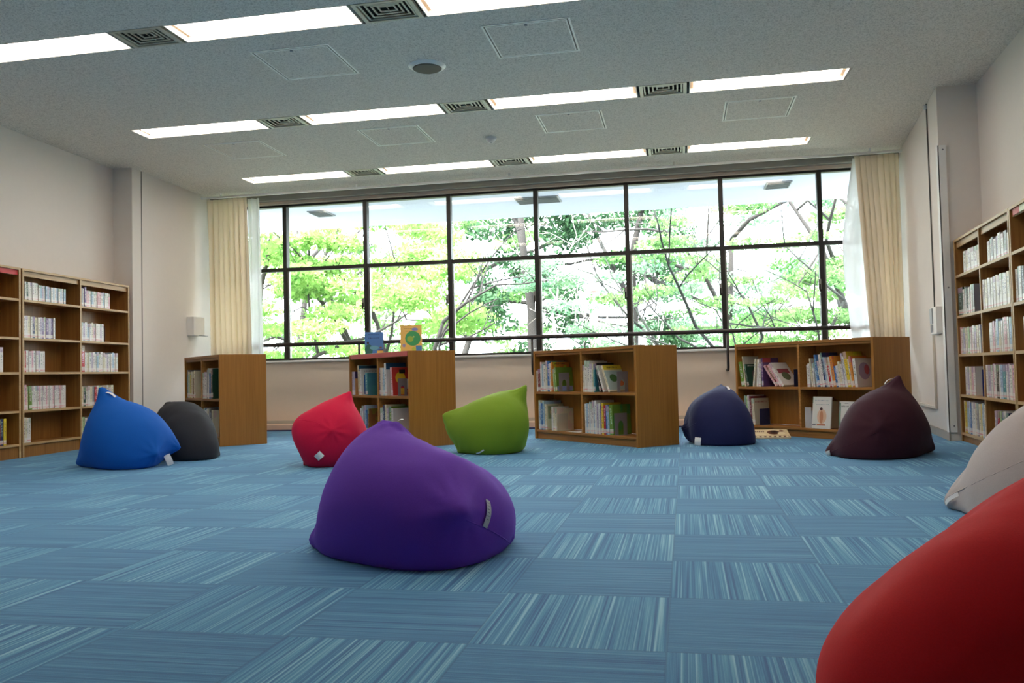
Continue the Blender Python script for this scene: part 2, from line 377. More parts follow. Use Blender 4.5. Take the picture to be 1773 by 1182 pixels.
q = MB(); q.cyl((-6.06, RY, RZ), (2.47, RY, RZ), .026, M_RAIL, n=16); q.build('rail', g, smooth=False)
for x in (-6.02, -4.06, -1.79, .565, 2.42):
    q = MB(); q.tube([(x, RY, RZ - .02), (x, RY, .70), (x, RY + .03, .665), (x, YB - .002, .66)], .017, M_RAIL, n=10); q.build('bracket', g, smooth=True)
# ---------------------------------------------------------------- curtains
def cloth(name, col, tr, w=.5, op=1.0):
    t = NT(name); d = t.n('ShaderNodeBsdfDiffuse'); d.inputs[0].default_value = lin(col); r = t.n('ShaderNodeBsdfTranslucent'); r.inputs[0].default_value = lin(tr)
    tc = t.n('ShaderNodeTexCoord'); nz = t.n('ShaderNodeTexNoise'); nz.inputs['Scale'].default_value = 300; t.l(tc.outputs['Object'], nz.inputs['Vector'])
    bp = t.n('ShaderNodeBump'); bp.inputs['Strength'].default_value = .1; t.l(nz.outputs[0], bp.inputs['Height']); t.l(bp.outputs[0], d.inputs['Normal'])
    mx = t.n('ShaderNodeMixShader'); mx.inputs[0].default_value = w; t.l(d.outputs[0], mx.inputs[1]); t.l(r.outputs[0], mx.inputs[2])
    if op < 1:
        tb = t.n('ShaderNodeBsdfTransparent'); m2 = t.n('ShaderNodeMixShader'); m2.inputs[0].default_value = op
        t.l(tb.outputs[0], m2.inputs[1]); t.l(mx.outputs[0], m2.inputs[2]); t.l(m2.outputs[0], t.out.inputs[0])
    else: t.l(mx.outputs[0], t.out.inputs[0])
    t.t.nodes.remove(t.b); return t.m
M_CUR = cloth('cream_curtain', (248, 240, 226), (246, 234, 214), .46)
M_SHEER = cloth('sheer_curtain', (245, 245, 245), (245, 246, 248), .6, .86)
def sheet(f, n, mz, mt, thick=.003):
    """f(s,t)->(x,y,z), s across, t down"""
    q = MB(); vs = []; fs = []
    for j in range(mz + 1):
        for i in range(n + 1): vs.append(f(i / n, j / mz))
    for j in range(mz):
        for i in range(n):
            a = j * (n + 1) + i; fs.append((a, a + n + 1, a + n + 2, a + 1))
    q.add(vs, fs, mt); return q
def drape(xa, xb, xa2, xb2, y, ztop, zbot, folds, amp, mt, side):
    def f(s, t):
        tt = t ** .8
        a = xa + (xa2 - xa) * tt; b = xb + (xb2 - xb) * tt
        ph = s * folds * 2 * math.pi + .8 * math.sin(5 * s + 2 * t) + .35 * math.sin(17 * s)
        am = amp * (.45 + .75 * min(1, t * 3)) * (.7 + .3 * math.sin(9 * s + 1))
        return (a + (b - a) * s + .012 * math.sin(ph * 1.0 + 1.3), y + am * math.sin(ph) + .015 * math.sin(3 * t + 6 * s), ztop + (zbot - ztop) * t)
    return sheet(f, 260, 40, mt)
for side, lab in (('l', 'cream curtain bunched at the left end of the windows'), ('r', 'cream curtain bunched at the right end of the windows')):
    g = thing('curtain', lab, 'curtain', (0, 0, 0))
    if side == 'l':
        q = drape(-6.12, -5.53, -6.08, -5.50, 10.22 + .0, 3.07, .95, 8, .026, M_CUR, 1)
    else:
        q = drape(2.02, 2.50, 2.13, 2.49, 10.22, 3.07, .95, 8, .026, M_CUR, -1)
    o = q.build('drape', g, smooth=True); sd = o.modifiers.new('solid', 'SOLIDIFY'); sd.thickness = .003
    if side == 'l':
        q = sheet(lambda s, t: (-5.56 + .17 * s + .03 * t * s, 10.30 + .02 * math.sin(12 * s + t), 3.07 - 2.1 * t), 24, 20, M_SHEER)
    else:
        def fs_(s, t):
            left = 2.03 - .17 * math.sin(min(1, t * 1.25) * math.pi * .55) + .16 * max(0, t - .45)
            return (left + (2.30 - left) * s, 10.31 + .012 * math.sin(14 * s + 2 * t), 3.07 - 2.1 * t)
        q = sheet(fs_, 30, 30, M_SHEER)
    o = q.build('sheer_lining', g, smooth=True); sd = o.modifiers.new('solid', 'SOLIDIFY'); sd.thickness = .001
g = thing('curtain_rail', 'slim curtain rail below the ceiling over the windows', 'curtain rail', (0, 0, 0))
q = MB(); q.box(XA + .05, XB - .05, 10.205, 10.235, 3.085, 3.11, M_WHITE); q.build('track', g)
for x in (-5.9, -4.0, -2.0, 0, 2.2):
    q = MB(); q.box(x - .01, x + .01, 10.21, 10.23, 3.11, H, M_WHITE); q.build('ceiling_bracket', g)

# ---------------------------------------------------------------- bookcases
def low_case(ox, oy, th, L, D, Hh, label, zsh=.485, edge=M_OAKE, sign=None):
    ux, uy = math.cos(th), math.sin(th)
    M = frame(ox + L * ux, oy + L * uy, -ux, -uy)
    g = thing('bookcase', label, 'bookcase', M, None)
    T = .028
    def part(name, *boxes):
        q = MB()
        for b in boxes: q.box(*b)
        return q.build(name, g, bevel=.0025)
    part('end_panel', (0, T, 0, D, 0, Hh, M_OAK)); part('end_panel', (L - T, L, 0, D, 0, Hh, M_OAK))
    part('top_board', (T, L - T, 0, D, Hh - .03, Hh, M_OAKX), (T, L - T, .012, .03, Hh - .055, Hh - .03, M_OAKX), (T, L - T, D - .03, D - .012, Hh - .055, Hh - .03, M_OAKX))
    part('back_panel', (T, L - T, D / 2 - .006, D / 2 + .006, .095, Hh - .03, M_OAK))
    part('plinth', (T, L - T, .02, D - .02, 0, .065, M_OAKX))
    for y0, y1 in ((.004, D / 2 - .006), (D / 2 + .006, D - .004)):
        part('shelf', (T, L - T, y0, y1, .067, .092, M_OAKX))
        part('divider', (L / 2 - .012, L / 2 + .012, y0, y1, .092, Hh - .03, M_OAKE))
        part('shelf', (T, L / 2 - .012, y0, y1, zsh - .025, zsh, M_OAKX)); part('shelf', (L / 2 + .012, L - T, y0, y1, zsh - .025, zsh, M_OAKX))
    if sign: part('red_sign', (T + .02, L - T, -.004, .011, Hh - .05, Hh - .003, mat(sign, .5)))
    return M, g
def tall_case(M, L, D, Hh, zs, label, sign=None):
    g = thing('tall_bookcase', label, 'bookcase', M)
    T = .022
    def part(name, *boxes):
        q = MB()
        for b in boxes: q.box(*b)
        return q.build(name, g)
    for x in (0, L - T): part('side_panel', (x, x + T, .004, D, 0, Hh, M_TALL), (x, x + T, 0, .004, 0, Hh, M_PALE))
    part('divider', (L / 2 - T / 2, L / 2 + T / 2, .006, D - .01, 0, Hh - .02, M_TALL), (L / 2 - T / 2, L / 2 + T / 2, .002, .006, .06, Hh - .02, M_PALE))
    part('top_board', (T, L - T, .004, D, Hh - .02, Hh, M_TALL), (T, L - T, 0, .004, Hh - .02, Hh, M_PALE), (T, L / 2 - T / 2, .02, .035, Hh - .07, Hh - .02, M_PALE), (L / 2 + T / 2, L - T, .02, .035, Hh - .07, Hh - .02, M_PALE))
    part('back_panel', (T, L - T, D - .01, D - .002, .05, Hh - .02, M_TALL))
    part('plinth', (T, L / 2 - T / 2, .015, .03, 0, zs[-1] - .024, M_TALL), (L / 2 + T / 2, L - T, .015, .03, 0, zs[-1] - .024, M_TALL))
    for z in zs:
        for a, b in ((T, L / 2 - T / 2), (L / 2 + T / 2, L - T)):
            part('shelf', (a, b, .006, D - .01, z - .022, z, M_TALL), (a, b, .002, .006, z - .022, z, M_PALE))
    if sign: part('shelf_sign', (L / 2 + .03, L - T, .014, .02, Hh - .068, Hh - .022, mat(sign, .5)))
    return M

# ---------------------------------------------------------------- books
PAL = dict(white=(226, 222, 216), cream=(222, 212, 184), blue=(58, 110, 170), pale_blue=(166, 192, 212), navy=(40, 50, 96), teal=(66, 140, 150), green=(112, 150, 58), pale_green=(168, 200, 140),
           dark_green=(36, 74, 62), red=(186, 32, 44), maroon=(120, 46, 44), pink=(224, 176, 184), orange=(222, 142, 54), yellow=(228, 200, 60), purple=(104, 76, 130), lilac=(188, 176, 196), grey=(150, 148, 150), black=(40, 38, 42), brown=(140, 92, 52))
def bookmat(cn):
    t = NT('book_cover_' + cn); c = lin(PAL[cn])
    tc = t.n('ShaderNodeTexCoord'); oi = t.n('ShaderNodeObjectInfo'); sp = t.n('ShaderNodeSeparateXYZ'); t.l(tc.outputs['Generated'], sp.inputs[0])
    gx, gy, gz = sp.outputs
    spine = t.math('LESS_THAN', gy, .03)
    inx = t.math('MULTIPLY', t.math('GREATER_THAN', gx, .25), t.math('LESS_THAN', gx, .75))
    mp = t.n('ShaderNodeCombineXYZ'); t.l(t.math('MULTIPLY', gx, 3.0), mp.inputs[0]); t.l(t.math('MULTIPLY', gz, 26.0), mp.inputs[2]); t.l(t.math('MULTIPLY', oi.outputs['Random'], 90.0), mp.inputs[1])
    nz = t.n('ShaderNodeTexNoise'); nz.inputs['Scale'].default_value = 1; nz.inputs['Detail'].default_value = 2; t.l(mp.outputs[0], nz.inputs['Vector'])
    txt = t.math('MULTIPLY', t.math('MULTIPLY', t.math('GREATER_THAN', nz.outputs[0], .52), inx), t.math('MULTIPLY', t.math('GREATER_THAN', gz, .34), t.math('LESS_THAN', gz, .9)))
    light = sum(PAL[cn]) > 400
    hue = t.n('ShaderNodeHueSaturation'); hue.inputs['Color'].default_value = lin((120, 90, 110) if light else (230, 225, 210)); t.l(oi.outputs['Random'], hue.inputs['Hue'])
    hue.inputs['Saturation'].default_value = 1.4
    c1 = t.mix(t.math('MULTIPLY', txt, .75), c, hue.outputs[0])
    # coloured title block
    blk = t.math('MULTIPLY', t.math('GREATER_THAN', t.math('FRACT', t.math('MULTIPLY', oi.outputs['Random'], 7.3)), .55), t.math('GREATER_THAN', gz, .8))
    h2 = t.n('ShaderNodeHueSaturation'); h2.inputs['Color'].default_value = lin((176, 140, 150)); t.l(t.math('FRACT', t.math('MULTIPLY', oi.outputs['Random'], 3.7)), h2.inputs['Hue'])
    c1 = t.mix(t.math('MULTIPLY', blk, .6), c1, h2.outputs[0])
    lab = t.math('MULTIPLY', t.math('GREATER_THAN', gz, .05), t.math('LESS_THAN', gz, .2))
    c2 = t.mix(t.math('MULTIPLY', lab, .7), c1, lin((238, 234, 230)))
    band = t.math('MULTIPLY', t.math('GREATER_THAN', gz, .07), t.math('LESS_THAN', gz, .11))
    c2 = t.mix(t.math('MULTIPLY', band, t.math('MULTIPLY', oi.outputs['Random'], .8)), c2, lin((224, 130, 140)))
    # front picture, soft blotches
    n2 = t.n('ShaderNodeTexNoise'); n2.inputs['Scale'].default_value = 2.3; cv = t.n('ShaderNodeCombineXYZ'); t.l(t.math('MULTIPLY', oi.outputs['Random'], 40.0), cv.inputs[0]); t.l(gy, cv.inputs[1]); t.l(gz, cv.inputs[2]); t.l(cv.outputs[0], n2.inputs['Vector'])
    h3 = t.n('ShaderNodeHueSaturation'); h3.inputs['Color'].default_value = c; t.l(t.math('ADD', .3, t.math('MULTIPLY', oi.outputs['Random'], .4)), h3.inputs['Hue'])
    pic = t.mix(t.math('MULTIPLY', t.math('GREATER_THAN', n2.outputs[0], .55), .6), c, h3.outputs[0])
    t.l(t.mix(spine, pic, c2), t.b.inputs['Base Color']); t.b.inputs['Roughness'].default_value = .35
    return t.m
BM = {k: bookmat(k) for k in PAL}
M_PAGE = mat((232, 226, 210), .8)
ARTMAT = lambda c: mat(c, .4)
def book_root(M, x, y, z, t, h, lean, label, group, name):
    ang = math.radians(lean)                              # + leans to the right
    X0 = x
    R = Matrix.Translation((X0, y, z)) @ Matrix.Rotation(ang, 4, 'Y')
    if ang < 0: R = Matrix.Translation((X0, y, z)) @ Matrix.Rotation(ang, 4, 'Y')
    else: R = Matrix.Translation((X0 + t, y, z)) @ Matrix.Rotation(ang, 4, 'Y') @ Matrix.Translation((-t, 0, 0))
    return M @ R
def cover_mesh(t, h, d, mt, q):
    c = .0022
    q.box(0, c, 0, d, 0, h, mt); q.box(t - c, t, 0, d, 0, h, mt); q.box(c, t - c, 0, c, 0, h, mt)
def pages_mesh(t, h, d, q):
    q.box(.0022, t - .0022, .0022, d - .003, .003, h - .003, M_PAGE)
def art_mesh(t, d, h, arts):
    q = MB()
    for k, a in enumerate(arts):
        kind, cy, cz, w, hh, col = a; e = t + .0004 + .0002 * k; mt = ARTMAT(col)
        if kind == 'r': q.box(t - .0002, e, (cy - w / 2) * d, (cy + w / 2) * d, (cz - hh / 2) * h, (cz + hh / 2) * h, mt)
        elif kind == 'c':
            n = 20; P = [(t - .0002, (cy + w / 2 * math.cos(2 * math.pi * i / n)) * d, cz * h + hh / 2 * math.sin(2 * math.pi * i / n) * h) for i in range(n)]
            P2 = [(e, p[1], p[2]) for p in P]; q.add(P + P2, [tuple(range(n, 2 * n))] + [(i, (i + 1) % n, n + (i + 1) % n, n + i) for i in range(n)], mt)
        elif kind == 't':       # line of small lettering marks
            nn = max(3, int(w * 14)); random.seed(k * 7 + nn)
            for i in range(nn):
                a0 = (cy - w / 2 + w * i / nn) * d; ww = w / nn * d * .7
                q.box(t - .0002, e, a0, a0 + ww * .35, (cz - hh / 2) * h, (cz + hh / 2) * h, mt)
                q.box(t - .0002, e, a0, a0 + ww, (cz + random.uniform(-.3, .3) * hh) * h, (cz + random.uniform(-.3, .3) * hh) * h + .0022, mt)
    return q
BOOKN = [0]
def add_books(M, x, z, d0, lst, where, group, detailed, y=.012, names=None, ts=1.0, hs=1.0):
    """lst items: (colour, thickness, height, lean, depth or None, art or None, label override or None)"""
    k = 0; pl, ph = 0.0, .4
    for it in lst:
        cn, t, h = it[0], it[1], it[2]; lean = it[3] if len(it) > 3 else 0; d = (it[4] if len(it) > 4 and it[4] else d0); art = it[5] if len(it) > 5 else None; lb = it[6] if len(it) > 6 else None
        gap = it[7] if len(it) > 7 else 0
        t *= ts; h *= hs; d = min(d, .217)
        zc_ = min(h * math.cos(math.radians(lean)), ph * math.cos(math.radians(pl))) + .004; x += max(gap, zc_ * (math.tan(math.radians(pl)) - math.tan(math.radians(lean))), 0); pl, ph = lean, h
        MM = book_root(M, x, y + ((BOOKN[0] * 37) % 7) * .0012, z + .0005, t, h, lean, None, None, None)
        cw = cn.replace('_', ' ')
        label = lb or ('%s book, %s from left, %s' % (cw, ORD[k], where))
        if detailed:
            g = thing('picture_book', label, 'book', MM, group)
            q = MB(); cover_mesh(t, h, d, BM[cn], q); cv_ = q.build('cover', g)
            q = MB(); pages_mesh(t, h, d, q); q.build('page_block', g)
            if art: art_mesh(t, d, h, art).build('cover_picture', cv_)
        else:
            q = MB(); cover_mesh(t, h, d, BM[cn], q); pages_mesh(t, h, d, q)
            tag(q.build('book', None, MM), label, 'book', group)
        BOOKN[0] += 1; k += 1
        a = math.radians(abs(lean))
        x += t / math.cos(a) + .0012
    return x
def bookend(M, x, z, label, col=(150, 148, 150), w=.13, h=.19, y=.02, arch=True):
    """thin upright plate with an arch cut-out, plus a foot; plate faces local +x"""
    mt = mat(col, .45, .3)
    g = thing('bookend', label, 'bookend', M @ Matrix.Translation((x, y, z + .0015)))
    q = MB(); T = .0018
    if arch:
        n = 10; r = w * .2; cy = w / 2; zc = h * .42
        outer = [(0, 0), (w, 0), (w, h - .012), (w - .012, h), (.012, h), (0, h - .012)]
        inner = [(cy - r, .0), (cy - r, zc)] + [(cy - r * math.cos(math.pi * i / n), zc + r * 1.5 * math.sin(math.pi * i / n)) for i in range(1, n)] + [(cy + r, zc), (cy + r, 0)]
        poly = [(0, 0), (cy - r, 0)] + inner[1:-1] + [(cy + r, 0), (w, 0), (w, h - .012), (w - .012, h), (.012, h), (0, h - .012)]
        vs = [(0, a, b) for a, b in poly] + [(T, a, b) for a, b in poly]; n_ = len(poly)
        # split in left, right and top pieces to keep faces convex
        L = [(0, 0), (cy - r, 0), (cy - r, zc), (0, zc)]; R = [(cy + r, 0), (w, 0), (w, zc), (cy + r, zc)]
        def pr(pl):
            m_ = len(pl); q.add([(0, a, b) for a, b in pl] + [(T, a, b) for a, b in pl], [tuple(range(m_))[::-1], tuple(range(m_, 2 * m_))] + [(i, (i + 1) % m_, m_ + (i + 1) % m_, m_ + i) for i in range(m_)], mt)
        pr(L); pr(R)
        arc = [(cy - r * math.cos(math.pi * i / n), zc + r * 1.5 * math.sin(math.pi * i / n)) for i in range(n + 1)]
        pr([(0, zc), (cy - r, zc), (cy - r, h), (0, h)]); pr([(cy + r, zc), (w, zc), (w, h), (cy + r, h)])
        for i in range(n): pr([arc[i], arc[i + 1], (arc[i + 1][0], h), (arc[i][0], h)])
    else: q.box(0, T, 0, w, 0, h, mt)
    q.build('plate', g)
    q = MB(); q.box(.0018, .05, .0, w, .0, .001, mt); q.build('foot', g)
    return g

# low cases, each turned about 45 degrees to the windows
C1, c1o = low_case(-4.638, 7.964, 2.394, 1.301, .493, .945, 'low oak bookcase at far left beside the curtain')
C2, c2o = low_case(-2.518, 7.699, 2.347, 1.458, .503, .92, 'low oak bookcase with red edge and two books on top', sign=(206, 104, 100))
C3, c3o = low_case(-.378, 7.564, 2.332, 1.628, .49, .906, 'low oak bookcase in the middle, right of the green bean bag')
C4, c4o = low_case(1.673, 7.931, 2.256, 1.735, .49, .93, 'low oak bookcase at far right behind the dark bean bags')
LD = .215
def ww(shelf, bay, case): return '%s shelf, %s bay, %s' % (shelf, bay, case)
N3 = 'middle low bookcase'; N4 = 'rightmost low bookcase'; N2 = 'red-edged low bookcase'; N1 = 'leftmost low bookcase'
bay2 = lambda L: L / 2 + .015
# case 3
e = add_books(C3, .036, .485, LD, [('white', .016, .19), ('maroon', .03, .205), ('white', .018, .265), ('pale_blue', .028, .245), ('white', .028, .235), ('cream', .018, .275), ('blue', .034, .272), ('white', .014, .25), ('orange', .02, .262, 0, .235, [('t', .45, .93, .6, .03, (60, 40, 30))]), ('pale_green', .014, .2, -4), ('green', .018, .212, -7, .21, [('c', .68, .62, .3, .16, (220, 160, 40)), ('r', .5, .12, .9, .2, (150, 165, 215))])], ww('upper', 'left', N3), 'books in the middle low bookcase', True, ts=1.33, hs=1.15)
bookend(C3, e + .03, .485, 'grey arched bookend, upper left bay of middle low bookcase')
e = add_books(C3, bay2(1.628), .485, LD, [('cream', .018, .245), ('white', .03, .285), ('white', .034, .278), ('white', .03, .255), ('cream', .012, .262), ('teal', .016, .25), ('black', .014, .262, -14), ('white', .02, .25, -22), ('cream', .02, .25, -24, .235, [('r', .5, .91, 1, .18, (232, 208, 70)), ('t', .5, .91, .6, .06, (40, 40, 40)), ('r', .5, .42, 1, .72, (176, 196, 190)), ('c', .4, .5, .4, .3, (76, 120, 70)), ('c', .7, .3, .4, .22, (200, 110, 70))], None, .05)], ww('upper', 'right', N3), 'books in the middle low bookcase', True, ts=1.25, hs=1.06)
bookend(C3, e + .09, .485, 'grey arched bookend beside a yellow-topped book, middle low bookcase')
e = add_books(C3, .05, .092, LD, [('cream', .02, .27), ('pale_blue', .02, .25), ('blue', .02, .24), ('pale_blue', .022, .265), ('cream', .025, .235, -2, .24, [('r', .4, .68, .62, .5, (150, 160, 120)), ('c', .4, .68, .4, .3, (205, 180, 130))]), ('white', .02, .215, 0, .2, None, None, .09), ('cream', .02, .20), ('cream', .022, .20)], ww('lower', 'left', N3), 'books in the middle low bookcase', True, ts=1.25, hs=1.12)
bookend(C3, e + .01, .092, 'pale bookend, lower left bay of middle low bookcase', (206, 200, 182), h=.17, arch=False)
q = MB(); q.box(0, .21, 0, .15, 0, .0012, M_WHITE); tag(q.build('paper_sheet', None, C3 @ Matrix.Translation((.54, -.0 + .01, .0925)) @ Matrix.Rotation(-.02, 4, 'Z')), 'white paper sheet lying on lower left shelf of middle bookcase', 'paper')
cs = ['white', 'pale_blue', 'white', 'pale_blue', 'white', 'white', 'pale_blue', 'white', 'lilac', 'white', 'purple', 'yellow', 'red', 'blue', 'pale_blue']
hs = [.235, .24, .235, .25, .24, .262, .255, .262, .235, .24, .225, .245, .225, .23, .22]; ts = [.018, .016, .018, .016, .02, .018, .02, .022, .02, .02, .02, .026, .022, .024, .02]
e = add_books(C3, bay2(1.628) + .02, .092, LD, [(a, b, c) for a, b, c in zip(cs, ts, hs)] + [('green', .04, .232, -2, .225)], ww('lower', 'right', N3), 'books in the middle low bookcase', True, ts=1.15, hs=1.2)
bookend(C3, e + .012, .092, 'grey arched bookend against a green book, middle low bookcase', w=.15, h=.2)
# case 4
e = add_books(C4, .03, .485, LD, [('green', .04, .225, -9, .2), ('cream', .012, .275, -6, .22, [('r', .5, .84, 1, .3, (200, 196, 184)), ('r', .5, .66, 1, .1, (190, 110, 80))]), ('dark_green', .018, .205, -12, .2, [('t', .5, .92, .7, .05, (220, 220, 215)), ('c', .6, .5, .45, .5, (96, 76, 84))], None, .03), ('cream', .018, .25, 8, None, None, None, .05), ('white', .022, .24, 5, None, None, None, .03), ('white', .028, .205, 2, .2, [('r', .5, .4, 1, .8, (118, 140, 46)), ('r', .5, .9, 1, .2, (198, 210, 214))], None, .01), ('purple', .02, .255, 0, .22, [('r', .25, .92, .5, .15, (190, 80, 90))]), ('pink', .02, .23, -38, .21, None, None, .14), ('maroon', .022, .23, -38, .21), ('pink', .02, .235, -38, .21), ('white', .024, .25, -38, .225, [('r', .5, .62, .7, .2, (150, 70, 80)), ('c', .5, .4, .5, .35, (96, 110, 80))])], ww('upper', 'left', N4), 'books in the rightmost low bookcase', True, ts=1.1, hs=1.15)
bookend(C4, .79, .485, 'navy bookend, upper left bay of rightmost low bookcase', (40, 52, 96), w=.12, h=.17, arch=False)
cs = ['white', 'white', 'cream', 'white', 'pale_blue', 'blue', 'white', 'white', 'navy', 'pale_blue', 'white', 'red', 'white', 'orange', 'blue', 'white', 'cream', 'white', 'lilac', 'white', 'yellow', 'cream', 'orange', 'white']
hs = [.18, .19, .23, .19, .2, .26, .21, .26, .275, .24, .235, .215, .24, .245, .165, .17, .2, .18, .265, .24, .275, .22, .24, .215]; ts = [.02, .02, .016, .018, .02, .022, .024, .03, .016, .016, .018, .026, .014, .03, .026, .024, .022, .02, .016, .018, .03, .02, .022, .03]
ls = [-2, -2, -6, -4] + [-9] * 19 + [-6]
LL = [(a, b, c, l) for a, b, c, l in zip(cs, ts, hs, ls)]
LL[-1] = ('white', .03, .22, -6, .22, [('c', .5, .55, .7, .6, (176, 160, 190)), ('c', .65, .6, .3, .35, (190, 96, 110))])
LL[13] = ('orange', .03, .245, -9, .225, [('c', .55, .6, .5, .4, (90, 104, 84))])
LL[20] = ('yellow', .03, .275, -9, .225)
add_books(C4, bay2(1.735) + .07, .485, LD, LL, ww('upper', 'right', N4), 'books in the rightmost low bookcase', True, ts=1.0, hs=1.18)
e = add_books(C4, .1, .092, LD, [('grey', .022, .245), ('pale_green', .02, .24), ('white', .022, .25, -2), ('maroon', .02, .24, -3), ('cream', .03, .222, -4, .21, [('t', .5, .86, .8, .07, (170, 60, 60)), ('r', .7, .2, .5, .4, (70, 120, 80))])], ww('lower', 'left', N4), 'books in the rightmost low bookcase', True, ts=1.1, hs=1.22)
bookend(C4, e + .06, .092, 'navy bookend, lower left bay of rightmost low bookcase', (48, 58, 104), w=.14, h=.165, arch=False)
e = add_books(C4, bay2(1.735) + .19, .092, LD, [('maroon', .02, .25, 0, .15), ('brown', .02, .24, 0, .15), ('cream', .02, .22, 0, .15)], ww('lower', 'right', N4), 'books in the rightmost low bookcase', True, ts=1.1, hs=1.15, y=.068)
# a large white picture book shown face out
g = thing('picture_book', 'large white picture book shown face-out, lower shelf, rightmost low bookcase', 'book', C4 @ Matrix.Translation((bay2(1.735) + .12, .006, .095)) @ Matrix.Rotation(-math.radians(7), 4, 'X') @ Matrix.Rotation(-math.pi / 2, 4, 'Z') @ Matrix.Translation((-.012, 0, 0)))
q = MB(); cover_mesh(.012, .3, .22, BM['white'], q); cv_ = q.build('cover', g)
q = MB(); pages_mesh(.012, .3, .22, q); q.build('page_block', g)
art_mesh(.012, .22, .3, [('t', .5, .88, .75, .03, (120, 150, 170)), ('t', .55, .76, .7, .02, (150, 160, 170)), ('c', .52, .38, .5, .46, (226, 190, 160)), ('c', .5, .36, .2, .4, (204, 140, 104)), ('c', .48, .62, .14, .1, (70, 40, 44)), ('r', .5, .12, .45, .05, (200, 130, 100)), ('r', .12, .12, .18, .02, (70, 70, 90))]).build('cover_picture', cv_)
g = thing('picture_book', 'white book with text lines facing out, behind the plum bean bag', 'book', C4 @ Matrix.Translation((bay2(1.735) + .42, .03, .095)) @ Matrix.Rotation(-math.radians(5), 4, 'X') @ Matrix.Rotation(-math.pi / 2, 4, 'Z') @ Matrix.Translation((-.012, 0, 0)))
q = MB(); cover_mesh(.012, .26, .2, BM['white'], q); cv_ = q.build('cover', g)
q = MB(); pages_mesh(.012, .26, .2, q); q.build('page_block', g)
art_mesh(.012, .2, .26, [('t', .4, .93, .3, .03, (90, 90, 90)), ('t', .35, .82, .45, .06, (90, 100, 90)), ('r', .0 + .05, .5, .06, .9, (90, 140, 110))]).build('cover_picture', cv_)
tb = NT('clear_plastic'); tb.b.inputs['Base Color'].default_value = (.9, .92, .95, 1); tb.b.inputs['Alpha'].default_value = .35; tb.b.inputs['Roughness'].default_value = .15
g = thing('magazine_file', 'clear plastic magazine file on lower shelf of rightmost low bookcase', 'file holder', C4 @ Matrix.Translation((bay2(1.735) + .03, .02, .0925)))
q = MB(); P = .002
q.box(0, .08, 0, .19, 0, P, tb.m); q.box(0, .08, 0, P, P, .2, tb.m); q.box(0, .08, .19 - P, .19, P, .12, tb.m); q.box(0, P, P, .19 - P, P, .16, tb.m); q.box(.08 - P, .08, P, .19 - P, P, .16, tb.m)
q.build('box', g)
# case 2
add_books(C2, .03, .485, LD, [('lilac', .018, .22), ('lilac', .018, .22), ('lilac', .018, .22), ('lilac', .02, .22, 0, .21, [('r', .5, .35, 1, .7, (206, 150, 96)), ('r', .5, .85, 1, .3, (60, 44, 90))]), ('cream', .03, .275, -4, .225, [('r', .5, .9, 1, .18, (40, 90, 120))], None, .10), ('white', .03, .245, -3, .215, [('t', .55, .9, .7, .05, (120, 90, 110)), ('r', .55, .4, .8, .74, (60, 110, 180)), ('c', .55, .52, .5, .5, (140, 64, 40)), ('c', .6, .48, .3, .3, (226, 150, 90)), ('r', .55, .12, .8, .18, (40, 74, 160))], None, .01), ('teal', .045, .205, 0, .2, None, None, .09)], ww('upper', 'left', N2), 'books in the red-edged low bookcase', True, ts=1.15, hs=1.15)
e = add_books(C2, bay2(1.458), .485, LD, [('purple', .026, .25), ('cream', .026, .25), ('white', .02, .25), ('pale_blue', .03, .245), ('white', .034, .29, -2, .23, [('r', .5, .9, 1, .2, (34, 84, 120))]), ('pink', .03, .25, -5, .225, [('r', .5, .5, .98, .98, (206, 60, 52)), ('c', .42, .62, .5, .42, (240, 206, 60)), ('c', .75, .4, .35, .35, (238, 236, 228)), ('r', .5, .42, .4, .22, (40, 50, 130)), ('c', .5, .14, .5, .22, (240, 206, 80)), ('r', .52, .84, .3, .14, (44, 38, 40))], None, .10)], ww('upper', 'right', N2), 'books in the red-edged low bookcase', True, ts=1.25, hs=1.13)
bookend(C2, e + .1, .485, 'grey arched bookend beside a bright red comic cover', w=.1, h=.17)
add_books(C2, .24, .092, LD, [('white', .022, .22), ('purple', .018, .2), ('white', .024, .245), ('grey', .02, .225), ('pale_blue', .03, .25, -3), ('blue', .026, .21, -3), ('brown', .02, .22)], ww('lower', 'left', N2), 'books in the red-edged low bookcase', True, ts=1.3, hs=1.15)
add_books(C2, bay2(1.458) + .01, .092, LD, [('white', .03, .235), ('white', .03, .24), ('navy', .034, .262), ('cream', .03, .265), ('white', .036, .235, -2), ('grey', .02, .24), ('green', .03, .25), ('white', .036, .235)], ww('lower', 'right', N2), 'books in the red-edged low bookcase', True, ts=1.15, hs=1.15)
# case 1
add_books(C1, .04, .485, LD, [('grey', .022, .29), ('teal', .02, .235), ('cream', .03, .27), ('pale_green', .04, .25), ('yellow', .022, .24), ('cream', .04, .27), ('brown', .03, .2), ('cream', .03, .28)], ww('upper', 'left', N1), 'books in the leftmost low bookcase', True, ts=1.3, hs=1.1)
add_books(C1, bay2(1.301), .485, LD, [('white', .05, .255), ('white', .055, .26), ('white', .03, .255), ('grey', .022, .28), ('white', .03, .295), ('blue', .05, .245), ('brown', .03, .27), ('dark_green', .03, .29)], ww('upper', 'right', N1), 'books in the leftmost low bookcase', True, ts=1.15, hs=1.1)
add_books(C1, bay2(1.301) + .02, .092, LD, [('pale_blue', .03, .26), ('white', .03, .24), ('red', .02, .2), ('white', .03, .25), ('cream', .04, .255), ('grey', .05, .26), ('black', .04, .25), ('cream', .04, .245)], ww('lower', 'right', N1), 'books in the leftmost low bookcase', True, ts=1.15, hs=1.12)
